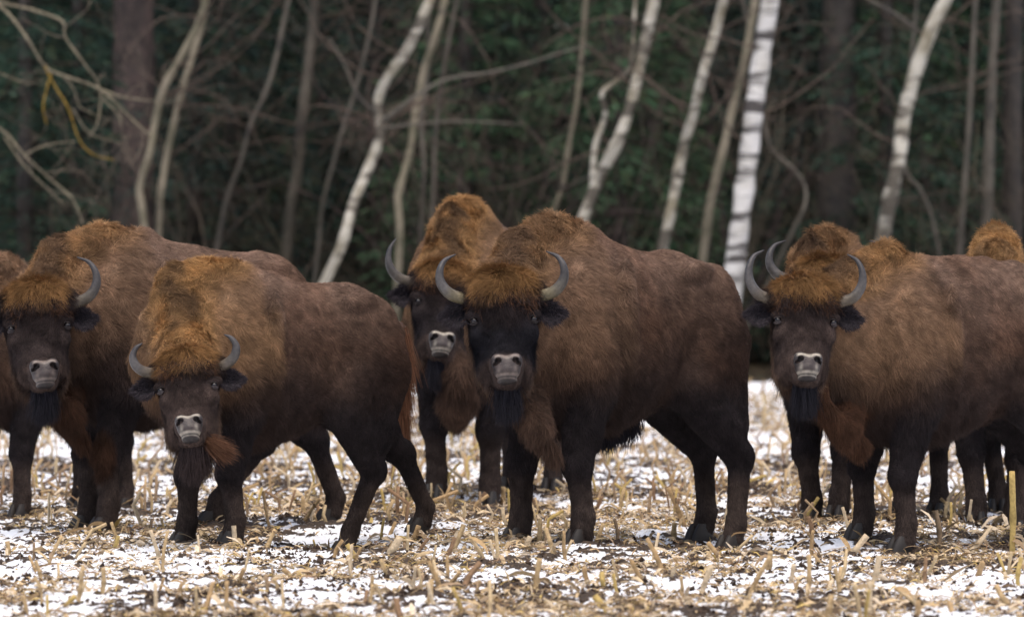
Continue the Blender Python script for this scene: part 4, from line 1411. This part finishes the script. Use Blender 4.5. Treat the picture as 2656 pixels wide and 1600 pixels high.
# the other single stubs: six kinds, copied
rg = np.random.default_rng(81)
kinds = []
for k in range(10):
    bag = Bag(); hgt = rg.uniform(.06, .17)
    ln_ = rg.normal(0, .045, 2)
    stalk_mesh(bag, (ln_[0], ln_[1], hgt), rg.uniform(.007, .0125), rg, np.array(STRAW[k % 7]) * .92, leaf=True)
    kinds.append(bag.build('corn_stub', M_straw, link=False))
cnt = 0
while cnt < 190:
    Y = 23.3 + 17 * rg.uniform() ** 1.3
    X = rg.uniform(-1, 1) * (Y * .0965)
    if min(np.hypot(FF[:, 0] - X, FF[:, 1] - Y)) < .12: continue
    z = float(ground_z(np.array([X]), np.array([Y]))[0])
    o = bpy.data.objects.new('corn_stub', kinds[cnt % 10]); C.objects.link(o)
    o.location = (X, Y, z - .01); o.rotation_euler = (rg.normal(0, .15), rg.normal(0, .22), rg.uniform(0, 6.28)); s_ = rg.uniform(.75, 1.3); o.scale = (s_, s_, s_)
    who = min(((160, 'the left bison'), (560, 'the golden-maned bison'), (1100, 'the tall bison'), (1450, 'the central bison'), (2120, 'the right-hand bison')), key=lambda q: abs(q[0] - (X * FPX / Y + CX) / DS))[1]
    lb = ('short maize stub in the near snow in front of ' if Y < 27 else ('short maize stub among the hooves by ' if Y < 33 else 'small blurred maize stub behind ')) + who
    tag(o, lb, 'corn stub', 'near stubs in front of the herd' if Y < 27 else ('stubs among the hooves' if Y < 33 else 'stubs behind the herd'))
    cnt += 1

# the rest of the stubble, too many to count
rg = np.random.default_rng(82)
bag = Bag()
for i in range(1700):
    Y = 31 + 36 * rg.uniform() ** .9
    X = rg.uniform(-1, 1) * Y * .105
    z = float(ground_low(np.array([X]), np.array([Y]))[0])
    hh = rg.uniform(.08, .24)
    c_ = np.array(STRAW[rg.integers(0, 7)]) * .9
    add_tube(bag, np.array([(X, Y, z - .03), (X + rg.normal(0, .03), Y, z + hh * .6), (X + rg.normal(0, .05), Y + rg.normal(0, .03), z + hh)]), rg.uniform(.006, .013), 5, c_)
tag(bag.build('distant_stubble', M_straw), 'rows of cut maize stubble running back to the wood', 'stubble', None, 'stuff')


def strips(name, n, ylo, yhi, dens_noise, Lr, Wr, seed, upr, pal, label, cat, ypow=1.0, zoff=.004):
    rg = np.random.default_rng(seed)
    m = int(n * 2.2)
    Y = ylo + (yhi - ylo) * rg.uniform(0, 1, m) ** ypow
    X = rg.uniform(-1, 1, m) * (Y * .104 + .1)
    k = noise2(X * 2.1, Y * 1.2, 31) * .6 + noise2(X * 6, Y * 4, 32) * .4
    keep = rg.uniform(0, 1, m) < sstep(dens_noise[0], dens_noise[1], k) * .95 + .05
    X, Y = X[keep][:n], Y[keep][:n]; n = len(X)
    Z = ground_z(X, Y) + zoff
    L = rg.uniform(*Lr, n) * rg.uniform(.5, 1, n); W = rg.uniform(*Wr, n)
    az = rg.uniform(0, 2 * math.pi, n); el = np.abs(rg.normal(0, upr, n))
    d = np.stack([np.cos(az) * np.cos(el), np.sin(az) * np.cos(el), np.sin(el)], 1)
    sd = np.stack([-np.sin(az), np.cos(az), rg.normal(0, .8, n)], 1); sd /= np.linalg.norm(sd, axis=1)[:, None]
    c0 = np.stack([X, Y, Z], 1)
    dr = np.stack([np.zeros(n), np.zeros(n), -rg.uniform(0, .25, n)], 1)
    p0, p1, p2 = c0, c0 + d * (L / 2)[:, None] + [0, 0, .006], c0 + d * L[:, None] + dr * L[:, None]
    p2[:, 2] = np.maximum(p2[:, 2], Z - .01)
    nn = np.cross(d, sd)
    w = (W / 2)[:, None]
    v = np.stack([p0 - sd * w * .6, p0 + nn * w * .35, p0 + sd * w * .6, p1 - sd * w, p1 + nn * w * .35, p1 + sd * w, p2 - sd * w * .35, p2 + nn * w * .2, p2 + sd * w * .35], 1).reshape(-1, 3)
    b_ = (np.arange(n) * 9)[:, None]
    f = np.concatenate([b_ + np.array([q]) for q in ((0, 1, 4, 3), (1, 2, 5, 4), (3, 4, 7, 6), (4, 5, 8, 7))])
    pc = np.array(pal)[rg.integers(0, len(pal), n)] * rg.uniform(.6, 1.15, (n, 1))
    o = mesh_np(name, v, f, M_straw, None, np.repeat(pc, 9, 0))
    tag(o, label, cat, None, 'stuff')


strips('straw_litter', 30000, 22.8, 36, (.37, .66), (.02, .12), (.003, .013), 91, .30, STRAW, 'dry straw and husk shreds strewn over the snow', 'straw')
strips('broad_husks', 2800, 22.8, 37, (.35, .6), (.06, .16), (.014, .032), 92, .35, [(.72, .58, .42), (.64, .50, .33), (.58, .42, .24)], 'broad pale maize husks and leaves lying on the snow', 'husk')
strips('dark_litter', 9000, 22.8, 38, (.42, .66), (.02, .09), (.004, .011), 93, .30, [(.12, .08, .05), (.20, .14, .09), (.07, .05, .035), (.28, .20, .12)], 'rotting brown leaf scraps between the snow patches', 'leaf litter')
strips('far_straw', 14000, 34, 68, (.35, .65), (.06, .20), (.008, .020), 94, .45, STRAW, 'blurred straw behind the herd', 'straw', .9)

# straw trodden about each hoof
rg = np.random.default_rng(97)
bag = Bag()
for f_ in FF:
    for _ in range(26):
        a_ = rg.uniform(0, 6.28); r_ = rg.uniform(.07, .24)
        x_, y_ = f_[0] + r_ * math.cos(a_), f_[1] + r_ * math.sin(a_) * .9 - .02
        z_ = float(ground_z(np.array([x_]), np.array([y_]))[0])
        ribbon(bag, (x_, y_, z_ + .002), rg, rg.uniform(.05, .14), rg.uniform(.005, .018), np.array(STRAW[rg.integers(0, 7)]) * rg.uniform(.55, .95), curl=.7)
tag(bag.build('trodden_straw', M_straw), 'straw and husks trodden about the hooves', 'straw', None, 'stuff')

# frozen soil crumbs sticking out of the snow
rg = np.random.default_rng(95)
m = 60000
Y = 22.8 + 20 * rg.uniform(0, 1, m) ** 1.1
X = rg.uniform(-1, 1, m) * (Y * .104 + .1)
k = noise2(X * 1.6, Y * 1.1, 41) * .6 + noise2(X * 5, Y * 3.5, 42) * .4
kp = rg.uniform(0, 1, m) < sstep(.42, .72, k) + .08
X, Y = X[kp], Y[kp]; m = len(X)
Z = ground_z(X, Y)
r = rg.uniform(.004, .016, m) * rg.uniform(.6, 1.3, m)
oc = np.array([(1, 0, 0), (-1, 0, 0), (0, 1, 0), (0, -1, 0), (0, 0, 1), (0, 0, -1)], float)
v = (np.stack([X, Y, Z + .001], 1)[:, None, :] + oc[None] * r[:, None, None] * rg.uniform(.6, 1.4, (m, 6, 1)) + rg.normal(0, .25, (m, 6, 3)) * r[:, None, None]).reshape(-1, 3)
tf = np.array([(0, 2, 4), (2, 1, 4), (1, 3, 4), (3, 0, 4), (2, 0, 5), (1, 2, 5), (3, 1, 5), (0, 3, 5)])
f = (np.arange(m) * 6)[:, None, None] + tf[None]
cc = np.array([(.045, .030, .022)]) * rg.uniform(.5, 1.9, (m, 1))
tag(mesh_np('soil_crumbs', v, f.reshape(-1, 3), M_clod, None, np.repeat(cc, 6, 0), False), 'dark frozen soil crumbs poking through the thin snow', 'soil', None, 'stuff')
#<<#FIELD#
